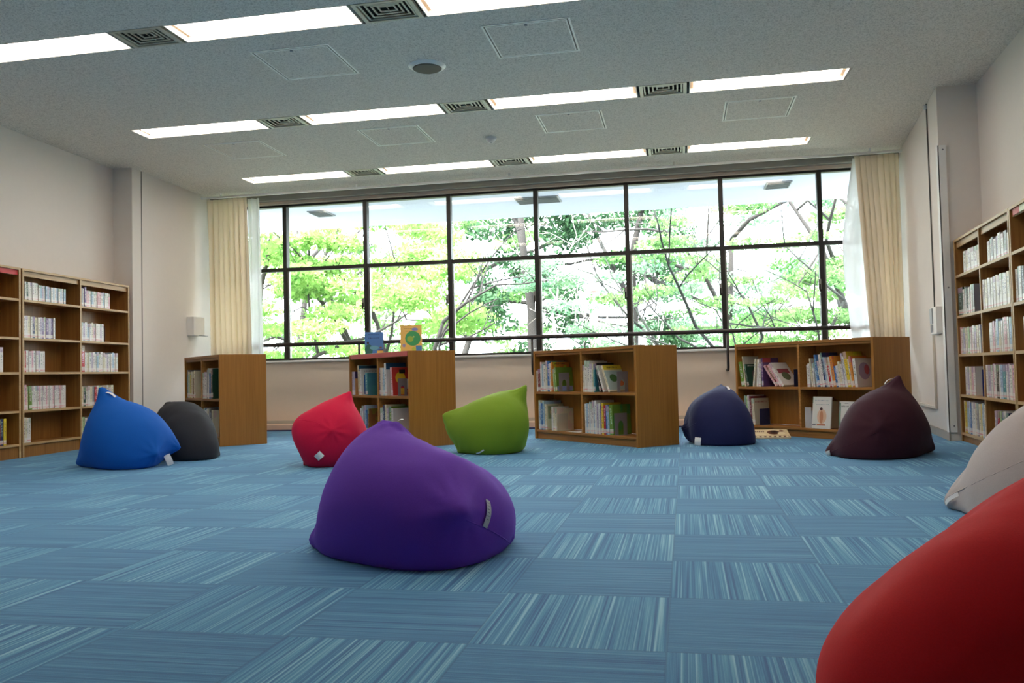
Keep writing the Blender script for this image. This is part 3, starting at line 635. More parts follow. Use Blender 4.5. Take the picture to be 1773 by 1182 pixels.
# two picture books standing on top of case 2
def standing(px, case, s, yy, w, h, cn, art, label):
    M = case[0] @ Matrix.Translation((s, yy, case[1] + .0005)); o = M.translation; yaw = math.atan2(o.y, o.x) - math.pi / 2 + .04
    Mx = Matrix.Translation(o) @ Matrix.Rotation(yaw, 4, 'Z') @ Matrix.Rotation(-math.radians(9), 4, 'X') @ Matrix.Rotation(-math.pi / 2, 4, 'Z') @ Matrix.Translation((-.012, -w / 2 if False else -w / 2, 0))
    g = thing('picture_book', label, 'book', Mx)
    q = MB(); cover_mesh(.012, h, w, BM[cn], q); cv_ = q.build('cover', g)
    q = MB(); pages_mesh(.012, h, w, q); q.build('page_block', g)
    art_mesh(.012, w, h, art).build('cover_picture', cv_)
    q = MB(); q.add([(-.001, w * .3, .0), (-.001, w * .7, .0), (-.05, w * .7, .0), (-.05, w * .3, .0), (-.001, w * .3, h * .6), (-.001, w * .7, h * .6)], [(0, 1, 2, 3), (3, 2, 5, 4), (0, 3, 4), (1, 5, 2), (0, 4, 5, 1)], M_GREY); q.build('stand', g)
standing(0, (C2, .92), 1.458 - 1.32, .24, .2, .25, 'blue', [('r', .5, .5, 1, 1, (66, 120, 190)), ('t', .5, .9, .6, .045, (30, 50, 110)), ('t', .5, .73, .6, .05, (24, 40, 100)), ('c', .2, .2, .42, .52, (28, 96, 92)), ('c', .16, .52, .12, .12, (50, 40, 40)), ('c', .5, .3, .5, .18, (96, 160, 190)), ('r', .82, .1, .34, .14, (220, 176, 80)), ('r', .86, .2, .26, .06, (80, 60, 110)), ('c', .85, .3, .14, .08, (120, 90, 60))], 'blue picture book standing upright on the red-edged bookcase')
standing(0, (C2, .92), 1.458 - .42, .24, .215, .275, 'yellow', [('r', .5, .5, 1, 1, (232, 190, 100)), ('t', .42, .86, .5, .03, (120, 100, 60)), ('t', .42, .77, .35, .03, (120, 100, 60)), ('c', .68, .84, .3, .12, (130, 140, 200)), ('c', .58, .5, .72, .56, (60, 160, 96)), ('c', .46, .48, .3, .22, (150, 180, 70)), ('c', .62, .56, .08, .06, (180, 200, 110)), ('c', .16, .24, .14, .14, (150, 140, 180)), ('r', .85, .12, .28, .22, (70, 130, 190)), ('c', .62, .1, .2, .16, (196, 200, 70))], 'yellow picture book with green circle standing on red-edged bookcase')
# book lying on the carpet, its back edge propped on the plinth of case 4
g = thing('picture_book', 'cream and brown picture book lying on the carpet by rightmost bookcase', 'book', Matrix.Translation((.685, 8.40, .001)) @ Matrix.Rotation(math.radians(3), 4, 'Z') @ Matrix.Rotation(math.radians(15), 4, 'X'))
q = MB(); q.box(0, .33, 0, .235, 0, .002, BM['cream']); q.box(0, .33, 0, .235, .012, .014, mat((226, 206, 164), .4)); q.box(0, .003, 0, .235, .002, .012, BM['cream']); cv_ = q.build('cover', g)
q = MB(); q.box(.003, .327, .003, .232, .002, .012, M_PAGE); q.build('page_block', g)
q = MB(); zt = .0143; br = mat((96, 52, 34), .4); bl = mat((50, 34, 32), .4); cr = mat((240, 226, 190), .4)
q.box(.012, .318, .012, .05, .014, zt, br)
for k in range(7): q.cyl((.03 + k * .045, .03, .014), (.03 + k * .045, .03, zt + .0002), .014, cr, n=14)
q.cyl((.19, .15, .014), (.19, .15, zt), .06, br, n=24); q.cyl((.2, .16, zt), (.2, .16, zt + .0003), .036, bl, n=20); q.cyl((.26, .12, .014), (.26, .12, zt + .0002), .036, cr, n=16); q.cyl((.27, .19, .014), (.27, .19, zt + .0002), .022, br, n=16)
q.box(.02, .11, .08, .1, .014, zt, cr); q.box(.02, .11, .12, .14, .014, zt, cr)
for k in range(5): q.box(.022 + k * .018, .034 + k * .018, .16, .2, .014, zt, br)
q.build('cover_picture', cv_)
# ---------------------------------------------------------------- tall bookcases on the side walls
TL = frame(-6.094 - .05 * (6.91 - 8) , 6.91, -.05, 1)               # facing +x, local x along +y
TLz = [1.485, 1.124, .8, .441, .133]
tall_case(TL, 1.70, .235, 1.777, TLz, 'tall oak bookcase on the left wall, nearest the windows')
TL2 = frame(-6.094 - .05 * (5.19 - 8), 5.19, -.05, 1)
tall_case(TL2, 1.70, .235, 1.777, TLz, 'tall oak bookcase cut off by the left photo edge', sign=(200, 50, 54))
TR = frame(2.395 + .07 * (8.07 - 8) , 8.07, -.07, -1)               # facing -x, local x toward the viewer
TRz = [1.447, 1.094, .76, .41, .079]
tall_case(TR, 1.59, .23, 1.761, TRz, 'tall oak bookcase on the right wall, nearest the windows')
TR2 = frame(2.395 + .07 * (6.47 - 8), 6.47, -.07, -1)
tall_case(TR2, 1.59, .23, 1.761, TRz, 'tall oak bookcase cut off by the right photo edge')
g = tag(MB().box(.05, .2, .012, .018, 1.695, 1.74, mat((196, 60, 56), .5)).box(.2, .4, .012, .018, 1.695, 1.74, mat((226, 220, 190), .5)).build('shelf_label', None, TR2), 'red and white label strip under top of right-edge tall bookcase', 'label')
def rows_(cols, n, t, h, jt=.004, jh=.012, seed=1):
    random.seed(seed); return [(cols[i % len(cols)] if isinstance(cols, list) else cols, t + random.uniform(-jt, jt), h + random.uniform(-jh, jh)) for i in range(n)]
SH = ['top', 'second', 'third', 'fourth', 'bottom']
def tl(x, k, lst, bay, case='left wall bookcase', M=None, zz=None, grp='books on the left wall bookcases', y=.012):
    return add_books(M or TL, x, (zz or TLz)[k], .15, lst, '%s shelf, %s bay, %s' % (SH[k], bay, case), grp, False, y=y)
A0 = .026; B0 = .866
# left bay of the left case
tl(A0, 0, [('dark_green', .016, .175, -3), ('white', .02, .172, -3), ('dark_green', .026, .17, -3)] + [('white', .026, .17, -2)] * 5 + rows_(['white', 'pale_blue', 'lilac'], 6, .024, .155, .002, .003, 3) + rows_(['pale_blue', 'white'], 9, .026, .15, .002, .002, 4), 'left')
tl(A0, 1, rows_(['white', 'white', 'cream', 'white', 'navy', 'cream', 'white', 'lilac', 'purple', 'white', 'purple', 'lilac', 'purple'], 14, .03, .205, .006, .006, 5), 'left')
e = tl(A0, 2, [('cream', .02, .2), ('red', .02, .2)] + rows_(['white', 'white', 'pink', 'white', 'white', 'lilac', 'white'], 8, .032, .2, .006, .006, 6), 'left')
e = tl(A0, 3, [('white', .022, .235), ('pink', .022, .238), ('cream', .022, .22), ('green', .036, .225, -3), ('white', .02, .225, -2)] + rows_(['white', 'white', 'white', 'pink'], 19, .0235, .225, .001, .001, 7), 'left')
tl(A0, 4, rows_(['white', 'cream', 'white'], 4, .026, .235, .003, .004, 8), 'left')
bookend(TL, .48, TLz[1], 'dark bookend, second shelf, left bay, left wall bookcase', (60, 44, 80), w=.13, h=.18, arch=False, y=.02)
# right bay
tl(B0, 0, [('grey', .02, .19), ('grey', .018, .19), ('white', .02, .185), ('purple', .026, .205)] + rows_(['pink', 'pink', 'white', 'pale_blue', 'white', 'white'], 13, .031, .17, .004, .004, 9), 'right')
e = tl(B0, 1, rows_(['white', 'lilac', 'white', 'pale_blue', 'white', 'cream', 'pink', 'white'], 11, .033, .19, .005, .008, 10), 'right')
bookend(TL, e + .02, TLz[1], 'dark bookend, second shelf, right bay, left wall bookcase', (70, 58, 74), w=.13, h=.17, arch=False, y=.02)
tl(B0, 2, [('red', .06, .27, 0, .16)] + rows_(['white', 'cream', 'white', 'lilac', 'white', 'white', 'pale_blue', 'white'], 17, .033, .2, .006, .014, 11), 'right')
tl(B0, 3, rows_(['cream', 'dark_green', 'white', 'white', 'cream', 'grey', 'red', 'white', 'pale_green', 'cream'], 15, .037, .2, .007, .015, 12), 'right')
tl(B0, 4, rows_(['cream', 'pale_green', 'white', 'grey'], 7, .03, .19, .006, .01, 13), 'right')
# cut-off case
c2 = 'bookcase at left photo edge'
tl(1.3, 0, rows_(['cream', 'yellow', 'cream'], 5, .03, .165, .004, .003, 14), 'right', c2, TL2)
tl(1.3, 2, rows_(['white', 'pale_green', 'white', 'white'], 5, .034, .215, .004, .01, 15), 'right', c2, TL2)
tl(1.3, 4, rows_(['white', 'lilac', 'white'], 4, .034, .235, .004, .004, 16) + [('maroon', .03, .24), ('navy', .03, .242), ('yellow', .03, .242)], 'right', c2, TL2)
# right wall
g2 = 'books on the right wall bookcases'; cR = 'right wall bookcase'; y2 = .012
def trr(x, k, lst, bay, case=cR, M=None): return tl(x, k, lst, bay, case, M or TR, TRz, g2)
A0 = .026; B0 = .81
trr(.25, 0, rows_(['white', 'cream', 'white', 'white'], 6, .085, .18, .012, .006, 21), 'left')
e = trr(.03, 1, [('dark_green', .15, .24, 0, .16, None, 'green-spined portrait book, first on second shelf, left bay, right wall bookcase')] + rows_(['white', 'grey', 'white', 'black', 'white', 'pink'], 8, .042, .225, .01, .01, 22), 'left')
bookend(TR, e + .16 if e + .16 < .72 else .7, TRz[1], 'blue bookend, second shelf, left bay, right wall bookcase', (44, 66, 136), w=.16, h=.2, arch=False, y=.02)
e = trr(.03, 2, rows_(['pink', 'white', 'lilac', 'cream', 'white', 'pale_green', 'white'], 12, .052, .225, .008, .008, 23), 'left')
bookend(TR, .715, TRz[2], 'blue bookend, third shelf, left bay, right wall bookcase', (44, 60, 130), w=.16, h=.22, arch=False, y=.015)
e = trr(.17, 3, rows_(['white', 'lilac', 'white', 'cream', 'pink'], 6, .052, .235, .01, .006, 24), 'left')
bookend(TR, .7, TRz[3], 'blue bookend, fourth shelf, left bay, right wall bookcase', (50, 70, 150), w=.19, h=.215, arch=False, y=.012)
trr(.05, 4, rows_(['cream', 'yellow', 'pale_blue', 'white', 'blue', 'white', 'white', 'cream', 'grey'], 13, .053, .27, .01, .006, 25), 'left')
trr(B0 + .17, 0, rows_(['white', 'white', 'grey', 'white', 'lilac'], 9, .058, .17, .01, .014, 26), 'right')
trr(B0, 1, rows_(['white', 'cream', 'white', 'white', 'white'], 13, .054, .235, .008, .006, 27), 'right')
trr(B0 + .12, 2, rows_(['white', 'white', 'pink', 'white', 'pale_blue', 'cream'], 11, .054, .235, .008, .014, 28), 'right')
trr(B0, 3, rows_(['white', 'lilac', 'white', 'pink', 'white', 'black', 'white', 'pale_blue', 'teal'], 13, .054, .255, .008, .006, 29), 'right')
trr(B0 + .17, 4, rows_(['white', 'lilac', 'red', 'pale_green', 'teal', 'white', 'navy'], 7, .05, .235, .01, .006, 30), 'right')
cE = 'bookcase at right photo edge'
trr(.34, 0, rows_(['white', 'cream'], 3, .05, .17, .006, .006, 31), 'left', cE, TR2)
trr(.03, 1, rows_(['white', 'grey', 'white', 'black', 'white'], 8, .05, .235, .008, .01, 32), 'left', cE, TR2)
trr(.16, 2, rows_(['white', 'cream', 'pink'], 4, .05, .225, .008, .01, 33), 'left', cE, TR2)
trr(.16, 3, rows_(['red', 'white', 'pink'], 4, .05, .24, .008, .01, 34), 'left', cE, TR2)

# ---------------------------------------------------------------- bean bags
BD = {"purple":{"c":[-1.03,3.34,0.22],"R":[0.365,0.302,0.435,0.475,0.256,0.181,0.466,0.366,0.382,0.208,0.46,0.358,0.356,0.25,0.282,0.235,0.333,0.342,0.374,0.413,0.404,0.386,0.157,0.241,0.312,0.16,0.469,0.382,0.404,0.47,0.332,0.358,0.326,0.193,0.343,0.364,0.474,0.459,0.553,0.432,0.447,0.336,0.361,0.322,0.331,0.316,0.313,0.355,0.227,0.257,0.202,0.312,0.35,0.204,0.251,0.315,0.287,0.271,0.358,0.374,0.326,0.338,0.37,0.357,0.354,0.391,0.385,0.386,0.389,0.426,0.415,0.443,0.381,0.403,0.398,0.375,0.375,0.233,0.272,0.162,0.189,0.22,0.193,0.175,0.175,0.156,0.345,0.28,0.214,0.214,0.274,0.39,0.368,0.488,0.403,0.409,0.419,0.447,0.447,0.481,0.381,0.406,0.461,0.438,0.436,0.347,0.359,0.314,0.333,0.365,0.345,0.349,0.406,0.34,0.413,0.192,0.244,0.254,0.285,0.257,0.215,0.422,0.488,0.309,0.348,0.45,0.417,0.407,0.529,0.537,0.453,0.474,0.503,0.503,0.474,0.505,0.473,0.456,0.49,0.421,0.441,0.406,0.405,0.383,0.395,0.324,0.272,0.175,0.163,0.149,0.377,0.328,0.354,0.47,0.464,0.491,0.389,0.417,0.378,0.279,0.339,0.294],"S":[[-0.342,-0.102,0.934,90,0.084],[-0.516,-0.072,0.854,70,0.042],[-0.915,-0.163,-0.369,130,0.105],[0.51,-0.86,-0.009,170,0.14],[0.856,0.139,-0.498,60,0.056]],"T":[[[0.321,-0.288,0.004,0.321,-0.345,-0.085,0.913,-0.349,0.209],0.026,"g"],[[-0.099,-0.037,0.279,-0.078,-0.033,0.285,0.515,0.017,0.857],0.02,"w"]],"L":[[0.282,-0.453,-0.04],[0.293,-0.416,-0.054],[0.305,-0.382,-0.068],[0.319,-0.351,-0.082],[0.332,-0.319,-0.096],[0.345,-0.285,-0.114],[0.356,-0.241,-0.134],[0.363,-0.178,-0.159],[0.359,-0.081,-0.191]]},"blue":{"c":[-4.4,6.3,0.2],"R":[0.305,0.245,0.404,0.396,0.349,0.251,0.385,0.28,0.263,0.275,0.417,0.408,0.352,0.286,0.271,0.239,0.259,0.253,0.293,0.344,0.366,0.43,0.249,0.247,0.411,0.292,0.429,0.42,0.318,0.385,0.264,0.247,0.336,0.3,0.359,0.394,0.403,0.399,0.451,0.325,0.363,0.308,0.327,0.306,0.289,0.345,0.325,0.379,0.257,0.276,0.263,0.266,0.28,0.244,0.252,0.248,0.247,0.241,0.276,0.301,0.249,0.255,0.286,0.27,0.263,0.327,0.334,0.308,0.316,0.395,0.36,0.382,0.361,0.424,0.402,0.397,0.422,0.239,0.245,0.249,0.24,0.256,0.24,0.256,0.276,0.263,0.424,0.305,0.327,0.332,0.373,0.432,0.429,0.447,0.443,0.413,0.43,0.414,0.369,0.403,0.294,0.326,0.379,0.355,0.351,0.25,0.262,0.253,0.252,0.246,0.25,0.266,0.367,0.35,0.375,0.285,0.314,0.304,0.351,0.331,0.321,0.384,0.403,0.376,0.374,0.401,0.393,0.401,0.428,0.431,0.4,0.412,0.418,0.431,0.402,0.426,0.393,0.366,0.402,0.308,0.344,0.276,0.356,0.289,0.324,0.32,0.291,0.29,0.272,0.265,0.411,0.402,0.428,0.391,0.4,0.404,0.27,0.321,0.278,0.277,0.289,0.261],"S":[[-0.546,-0.138,0.827,60,0.224],[-0.932,-0.17,-0.321,50,0.148],[0.776,-0.596,-0.208,120,0.07],[0.96,0.197,-0.198,60,0.085]],"T":[[[0.286,-0.057,-0.113,0.32,-0.047,-0.196,0.695,-0.709,-0.12],0.05,"w"],[[-0.221,-0.11,0.4,-0.136,-0.11,0.36,0.361,-0.332,0.871],0.02,"w"]],"L":[[0.253,-0.102,-0.169],[0.213,-0.011,-0.169],[0.193,0.048,-0.163],[0.208,0.056,-0.15],[0.239,0.036,-0.134],[0.258,0.038,-0.121],[0.279,0.04,-0.108],[0.303,0.042,-0.093],[0.313,0.066,-0.087]]},"black":{"c":[-4.38,7.05,0.2],"R":[0.285,0.201,0.334,0.538,0.325,0.251,0.407,0.268,0.218,0.219,0.297,0.352,0.317,0.303,0.271,0.219,0.246,0.228,0.271,0.29,0.299,0.318,0.217,0.182,0.333,0.278,0.298,0.321,0.323,0.315,0.175,0.247,0.355,0.279,0.395,0.354,0.441,0.354,0.569,0.413,0.504,0.211,0.299,0.295,0.28,0.333,0.316,0.336,0.26,0.284,0.275,0.259,0.267,0.234,0.245,0.223,0.23,0.208,0.26,0.278,0.211,0.234,0.267,0.252,0.248,0.286,0.294,0.282,0.281,0.299,0.293,0.295,0.307,0.304,0.308,0.325,0.339,0.197,0.187,0.233,0.215,0.194,0.197,0.211,0.287,0.26,0.348,0.322,0.302,0.311,0.33,0.324,0.35,0.296,0.303,0.316,0.305,0.314,0.301,0.3,0.289,0.3,0.351,0.327,0.366,0.231,0.259,0.185,0.199,0.231,0.202,0.184,0.458,0.395,0.46,0.247,0.304,0.273,0.349,0.335,0.306,0.436,0.504,0.345,0.373,0.377,0.386,0.346,0.507,0.6,0.349,0.404,0.484,0.451,0.387,0.633,0.571,0.432,0.521,0.337,0.472,0.323,0.414,0.208,0.293,0.285,0.222,0.275,0.237,0.243,0.336,0.347,0.368,0.331,0.324,0.303,0.307,0.364,0.293,0.186,0.177,0.175],"S":[[-0.603,-0.148,0.784,100,0.053],[0.839,-0.113,-0.533,50,0.098]],"T":[]},"crimson":{"c":[-2.72,6.38,0.24],"R":[0.296,0.277,0.362,0.355,0.289,0.26,0.36,0.273,0.277,0.259,0.245,0.274,0.286,0.26,0.283,0.265,0.293,0.286,0.288,0.259,0.28,0.286,0.233,0.244,0.249,0.266,0.283,0.329,0.28,0.254,0.285,0.267,0.305,0.288,0.329,0.327,0.379,0.371,0.393,0.283,0.315,0.271,0.292,0.286,0.292,0.263,0.274,0.278,0.27,0.271,0.262,0.29,0.296,0.261,0.275,0.286,0.281,0.271,0.294,0.294,0.285,0.29,0.28,0.287,0.28,0.286,0.291,0.269,0.275,0.263,0.267,0.248,0.288,0.266,0.278,0.286,0.287,0.253,0.261,0.248,0.248,0.242,0.239,0.25,0.256,0.26,0.259,0.252,0.271,0.258,0.27,0.304,0.293,0.249,0.281,0.356,0.322,0.333,0.247,0.232,0.27,0.266,0.321,0.279,0.312,0.276,0.269,0.279,0.284,0.273,0.278,0.283,0.33,0.322,0.345,0.272,0.294,0.279,0.31,0.307,0.295,0.354,0.372,0.301,0.327,0.375,0.356,0.354,0.393,0.374,0.366,0.387,0.395,0.413,0.385,0.349,0.34,0.327,0.34,0.29,0.301,0.275,0.314,0.28,0.291,0.284,0.262,0.296,0.254,0.256,0.331,0.284,0.283,0.31,0.311,0.227,0.265,0.288,0.268,0.253,0.276,0.263],"S":[[0.385,0.042,0.922,50,0.123],[-0.545,-0.467,-0.697,60,0.098],[-0.984,0.061,0.166,200,0.056],[0.344,-0.931,0.118,200,0.049]],"T":[[[0.011,-0.364,-0.162,0.059,-0.367,-0.123,0.118,-0.962,-0.247],0.05,"w"]],"L":[[-0.172,-0.264,0.126],[-0.125,-0.295,0.123],[-0.085,-0.314,0.119],[-0.047,-0.326,0.115],[-0.013,-0.332,0.11],[0.029,-0.342,0.094],[0.067,-0.346,0.077],[0.107,-0.352,0.061],[0.142,-0.347,0.044]]},"green":{"c":[-1.52,7.36,0.26],"R":[0.352,0.256,0.436,0.321,0.272,0.281,0.413,0.324,0.224,0.211,0.463,0.295,0.331,0.273,0.307,0.274,0.31,0.285,0.351,0.39,0.42,0.478,0.26,0.212,0.281,0.264,0.473,0.393,0.351,0.422,0.218,0.268,0.249,0.237,0.299,0.345,0.391,0.479,0.381,0.309,0.267,0.199,0.348,0.319,0.329,0.277,0.293,0.303,0.29,0.29,0.278,0.314,0.333,0.281,0.292,0.283,0.289,0.264,0.331,0.357,0.268,0.297,0.337,0.318,0.304,0.384,0.381,0.355,0.369,0.453,0.414,0.428,0.383,0.495,0.45,0.369,0.312,0.246,0.233,0.275,0.266,0.212,0.237,0.231,0.27,0.274,0.295,0.271,0.261,0.26,0.275,0.427,0.347,0.466,0.515,0.421,0.457,0.462,0.406,0.428,0.333,0.367,0.425,0.392,0.379,0.275,0.297,0.236,0.25,0.24,0.237,0.211,0.284,0.277,0.313,0.22,0.239,0.221,0.285,0.265,0.257,0.343,0.356,0.302,0.32,0.419,0.374,0.394,0.392,0.349,0.46,0.44,0.407,0.444,0.463,0.32,0.297,0.359,0.342,0.239,0.281,0.258,0.259,0.207,0.225,0.22,0.202,0.25,0.228,0.272,0.371,0.309,0.325,0.462,0.47,0.422,0.28,0.336,0.31,0.198,0.202,0.213],"S":[[-0.985,-0.113,0.132,40,0.19],[0.507,0.068,0.859,60,0.177],[-0.739,-0.363,-0.567,90,0.119],[0.532,0.138,-0.835,60,0.019]],"T":[[[-0.188,-0.355,-0.244,-0.113,-0.396,-0.211,-0.198,-0.783,-0.59],0.012,"w"]]},"navy":{"c":[0.31,8.12,0.24],"R":[0.318,0.321,0.357,0.421,0.277,0.245,0.483,0.37,0.383,0.277,0.346,0.245,0.279,0.229,0.277,0.289,0.323,0.349,0.345,0.355,0.327,0.25,0.294,0.297,0.241,0.253,0.292,0.268,0.413,0.369,0.332,0.396,0.322,0.287,0.342,0.316,0.429,0.465,0.523,0.485,0.407,0.298,0.302,0.28,0.3,0.237,0.251,0.256,0.257,0.25,0.234,0.303,0.321,0.266,0.279,0.323,0.307,0.308,0.335,0.333,0.335,0.336,0.357,0.349,0.362,0.338,0.324,0.365,0.353,0.331,0.343,0.342,0.306,0.269,0.302,0.273,0.25,0.298,0.309,0.258,0.281,0.284,0.291,0.285,0.224,0.253,0.238,0.23,0.26,0.239,0.258,0.246,0.248,0.301,0.238,0.306,0.275,0.326,0.353,0.325,0.387,0.377,0.431,0.401,0.448,0.368,0.383,0.325,0.343,0.397,0.365,0.349,0.369,0.339,0.381,0.281,0.298,0.289,0.306,0.307,0.283,0.387,0.435,0.293,0.331,0.4,0.37,0.34,0.482,0.479,0.407,0.455,0.519,0.51,0.484,0.494,0.421,0.495,0.52,0.387,0.492,0.441,0.353,0.336,0.333,0.307,0.282,0.274,0.29,0.281,0.295,0.273,0.254,0.412,0.369,0.328,0.435,0.454,0.409,0.29,0.315,0.311],"S":[[-0.936,-0.173,-0.306,90,0.084],[0.851,0.191,-0.49,90,0.084],[0.201,0.389,0.899,60,0.084]],"T":[[[-0.168,-0.366,-0.166,-0.175,-0.364,-0.236,-0.193,-0.978,-0.082],0.055,"w"],[[0.1,0.006,0.268,0.125,-0.084,0.243,0.283,-0.181,0.942],0.025,"w"]],"L":[[-0.307,-0.066,-0.11],[-0.296,-0.075,-0.113],[-0.28,-0.088,-0.107],[-0.264,-0.107,-0.101],[-0.249,-0.14,-0.093],[-0.231,-0.222,-0.078],[-0.214,-0.274,-0.064],[-0.196,-0.308,-0.052],[-0.178,-0.331,-0.04]]},"plum":{"c":[1.49,6.98,0.24],"R":[0.289,0.343,0.462,0.385,0.285,0.258,0.493,0.366,0.394,0.313,0.325,0.233,0.242,0.228,0.271,0.305,0.321,0.354,0.329,0.366,0.282,0.234,0.288,0.333,0.25,0.249,0.424,0.311,0.419,0.488,0.367,0.382,0.325,0.295,0.344,0.352,0.453,0.582,0.45,0.407,0.37,0.346,0.265,0.257,0.281,0.227,0.233,0.231,0.263,0.246,0.241,0.297,0.305,0.28,0.286,0.334,0.315,0.327,0.323,0.308,0.35,0.339,0.349,0.344,0.359,0.308,0.284,0.367,0.343,0.292,0.322,0.354,0.258,0.254,0.251,0.233,0.24,0.321,0.34,0.271,0.294,0.321,0.311,0.304,0.233,0.25,0.238,0.23,0.261,0.243,0.267,0.271,0.261,0.352,0.272,0.386,0.356,0.462,0.415,0.419,0.387,0.399,0.509,0.457,0.457,0.368,0.375,0.356,0.362,0.391,0.377,0.379,0.352,0.336,0.369,0.313,0.314,0.312,0.314,0.313,0.287,0.393,0.418,0.311,0.348,0.473,0.41,0.405,0.464,0.417,0.542,0.523,0.481,0.523,0.543,0.393,0.374,0.445,0.422,0.378,0.386,0.391,0.349,0.377,0.359,0.328,0.322,0.265,0.286,0.26,0.343,0.295,0.274,0.552,0.554,0.493,0.396,0.421,0.394,0.337,0.362,0.351],"S":[[0.42,0.049,0.906,50,0.159],[-0.861,-0.255,-0.44,50,0.164],[0.873,0.191,-0.448,60,0.138],[-0.188,-0.982,-0.001,220,0.056]],"T":[[[0.059,0.012,0.289,0.118,0.015,0.331,-0.533,0.014,0.846],0.028,"w"],[[-0.406,-0.158,-0.2,-0.39,-0.153,-0.236,-0.354,-0.935,-0.03],0.035,"w"]],"L":[[-0.095,-0.487,-0.031],[-0.137,-0.478,-0.052],[-0.178,-0.467,-0.073],[-0.22,-0.454,-0.094],[-0.26,-0.431,-0.117],[-0.294,-0.398,-0.135],[-0.327,-0.354,-0.155],[-0.354,-0.276,-0.178],[-0.381,-0.188,-0.202]]},"grey":{"c":[1.66,4.47,0.25],"R":[0.273,0.34,0.609,0.38,0.291,0.245,0.581,0.372,0.334,0.33,0.417,0.188,0.208,0.192,0.244,0.303,0.313,0.347,0.332,0.407,0.3,0.231,0.306,0.338,0.229,0.24,0.493,0.318,0.453,0.573,0.343,0.362,0.297,0.307,0.359,0.407,0.573,0.771,0.506,0.412,0.32,0.313,0.241,0.224,0.256,0.182,0.191,0.187,0.243,0.214,0.22,0.28,0.292,0.275,0.272,0.329,0.309,0.326,0.317,0.303,0.343,0.334,0.355,0.342,0.356,0.317,0.28,0.388,0.361,0.342,0.359,0.419,0.247,0.307,0.268,0.206,0.199,0.327,0.34,0.277,0.301,0.334,0.327,0.329,0.213,0.24,0.203,0.197,0.259,0.229,0.263,0.253,0.228,0.441,0.312,0.462,0.407,0.579,0.481,0.506,0.404,0.435,0.601,0.521,0.516,0.355,0.37,0.345,0.348,0.35,0.348,0.337,0.324,0.323,0.375,0.328,0.309,0.303,0.328,0.318,0.295,0.448,0.467,0.333,0.388,0.633,0.511,0.506,0.553,0.421,0.758,0.709,0.568,0.657,0.677,0.382,0.346,0.493,0.46,0.323,0.361,0.359,0.306,0.32,0.306,0.299,0.316,0.274,0.307,0.276,0.381,0.304,0.257,0.673,0.678,0.565,0.38,0.446,0.398,0.329,0.33,0.341],"S":[[-0.883,-0.214,-0.419,40,0.109],[0.582,0.085,0.809,40,0.094]],"T":[[[-0.448,-0.135,-0.225,-0.417,-0.224,-0.166,-0.996,-0.084,-0.036],0.02,"w"]],"L":[[-0.44,-0.121,-0.195],[-0.418,-0.179,-0.166],[-0.413,-0.287,-0.131],[-0.403,-0.378,-0.099],[-0.385,-0.434,-0.073],[-0.351,-0.49,-0.041],[-0.311,-0.524,-0.013],[-0.266,-0.542,0.014],[-0.218,-0.551,0.038]]},"red":{"c":[0.7,1.8,0.22],"R":[0.317,0.318,0.457,0.238,0.272,0.255,0.31,0.337,0.246,0.249,0.503,0.234,0.25,0.217,0.264,0.292,0.323,0.325,0.353,0.408,0.389,0.372,0.269,0.286,0.258,0.259,0.575,0.382,0.329,0.447,0.289,0.29,0.214,0.258,0.266,0.341,0.333,0.393,0.263,0.268,0.211,0.224,0.286,0.253,0.287,0.214,0.222,0.232,0.256,0.238,0.237,0.298,0.32,0.272,0.278,0.323,0.308,0.309,0.336,0.342,0.322,0.329,0.349,0.338,0.329,0.37,0.344,0.366,0.376,0.449,0.418,0.461,0.319,0.475,0.39,0.289,0.283,0.295,0.304,0.266,0.278,0.265,0.276,0.262,0.229,0.25,0.243,0.227,0.264,0.251,0.27,0.371,0.296,0.53,0.49,0.444,0.488,0.529,0.438,0.496,0.334,0.371,0.371,0.377,0.321,0.309,0.314,0.308,0.31,0.268,0.286,0.264,0.22,0.236,0.253,0.246,0.236,0.23,0.273,0.256,0.265,0.293,0.279,0.297,0.301,0.397,0.353,0.399,0.293,0.251,0.447,0.37,0.284,0.311,0.335,0.238,0.218,0.284,0.263,0.225,0.237,0.253,0.205,0.233,0.208,0.214,0.239,0.266,0.267,0.269,0.372,0.302,0.303,0.424,0.51,0.524,0.276,0.295,0.306,0.258,0.257,0.289],"S":[[0.38,0.041,0.924,30,0.093],[0.778,0.183,-0.601,40,0.02]],"T":[]}}
def ico(n):
    t = (1 + 5 ** .5) / 2
    v = [(-1, t, 0), (1, t, 0), (-1, -t, 0), (1, -t, 0), (0, -1, t), (0, 1, t), (0, -1, -t), (0, 1, -t), (t, 0, -1), (t, 0, 1), (-t, 0, -1), (-t, 0, 1)]
    f = [(0, 11, 5), (0, 5, 1), (0, 1, 7), (0, 7, 10), (0, 10, 11), (1, 5, 9), (5, 11, 4), (11, 10, 2), (10, 7, 6), (7, 1, 8), (3, 9, 4), (3, 4, 2), (3, 2, 6), (3, 6, 8), (3, 8, 9), (4, 9, 5), (2, 4, 11), (6, 2, 10), (8, 6, 7), (9, 8, 1)]
    v = [np.array(a) / np.linalg.norm(a) for a in v]
    for _ in range(n):
        mid = {}; nf = []
        def m_(a, b):
            k = (min(a, b), max(a, b))
            if k not in mid:
                p = v[a] + v[b]; v.append(p / np.linalg.norm(p)); mid[k] = len(v) - 1
            return mid[k]
        for a, b, c in f:
            ab, bc, ca = m_(a, b), m_(b, c), m_(c, a); nf += [(a, ab, ca), (b, bc, ab), (c, ca, bc), (ab, bc, ca)]
        f = nf
    return np.array(v), f
CT, _x = ico(2); IV, IF = ico(5)
WT = np.exp(45. * (IV @ CT.T)); WT /= WT.sum(1, keepdims=True)
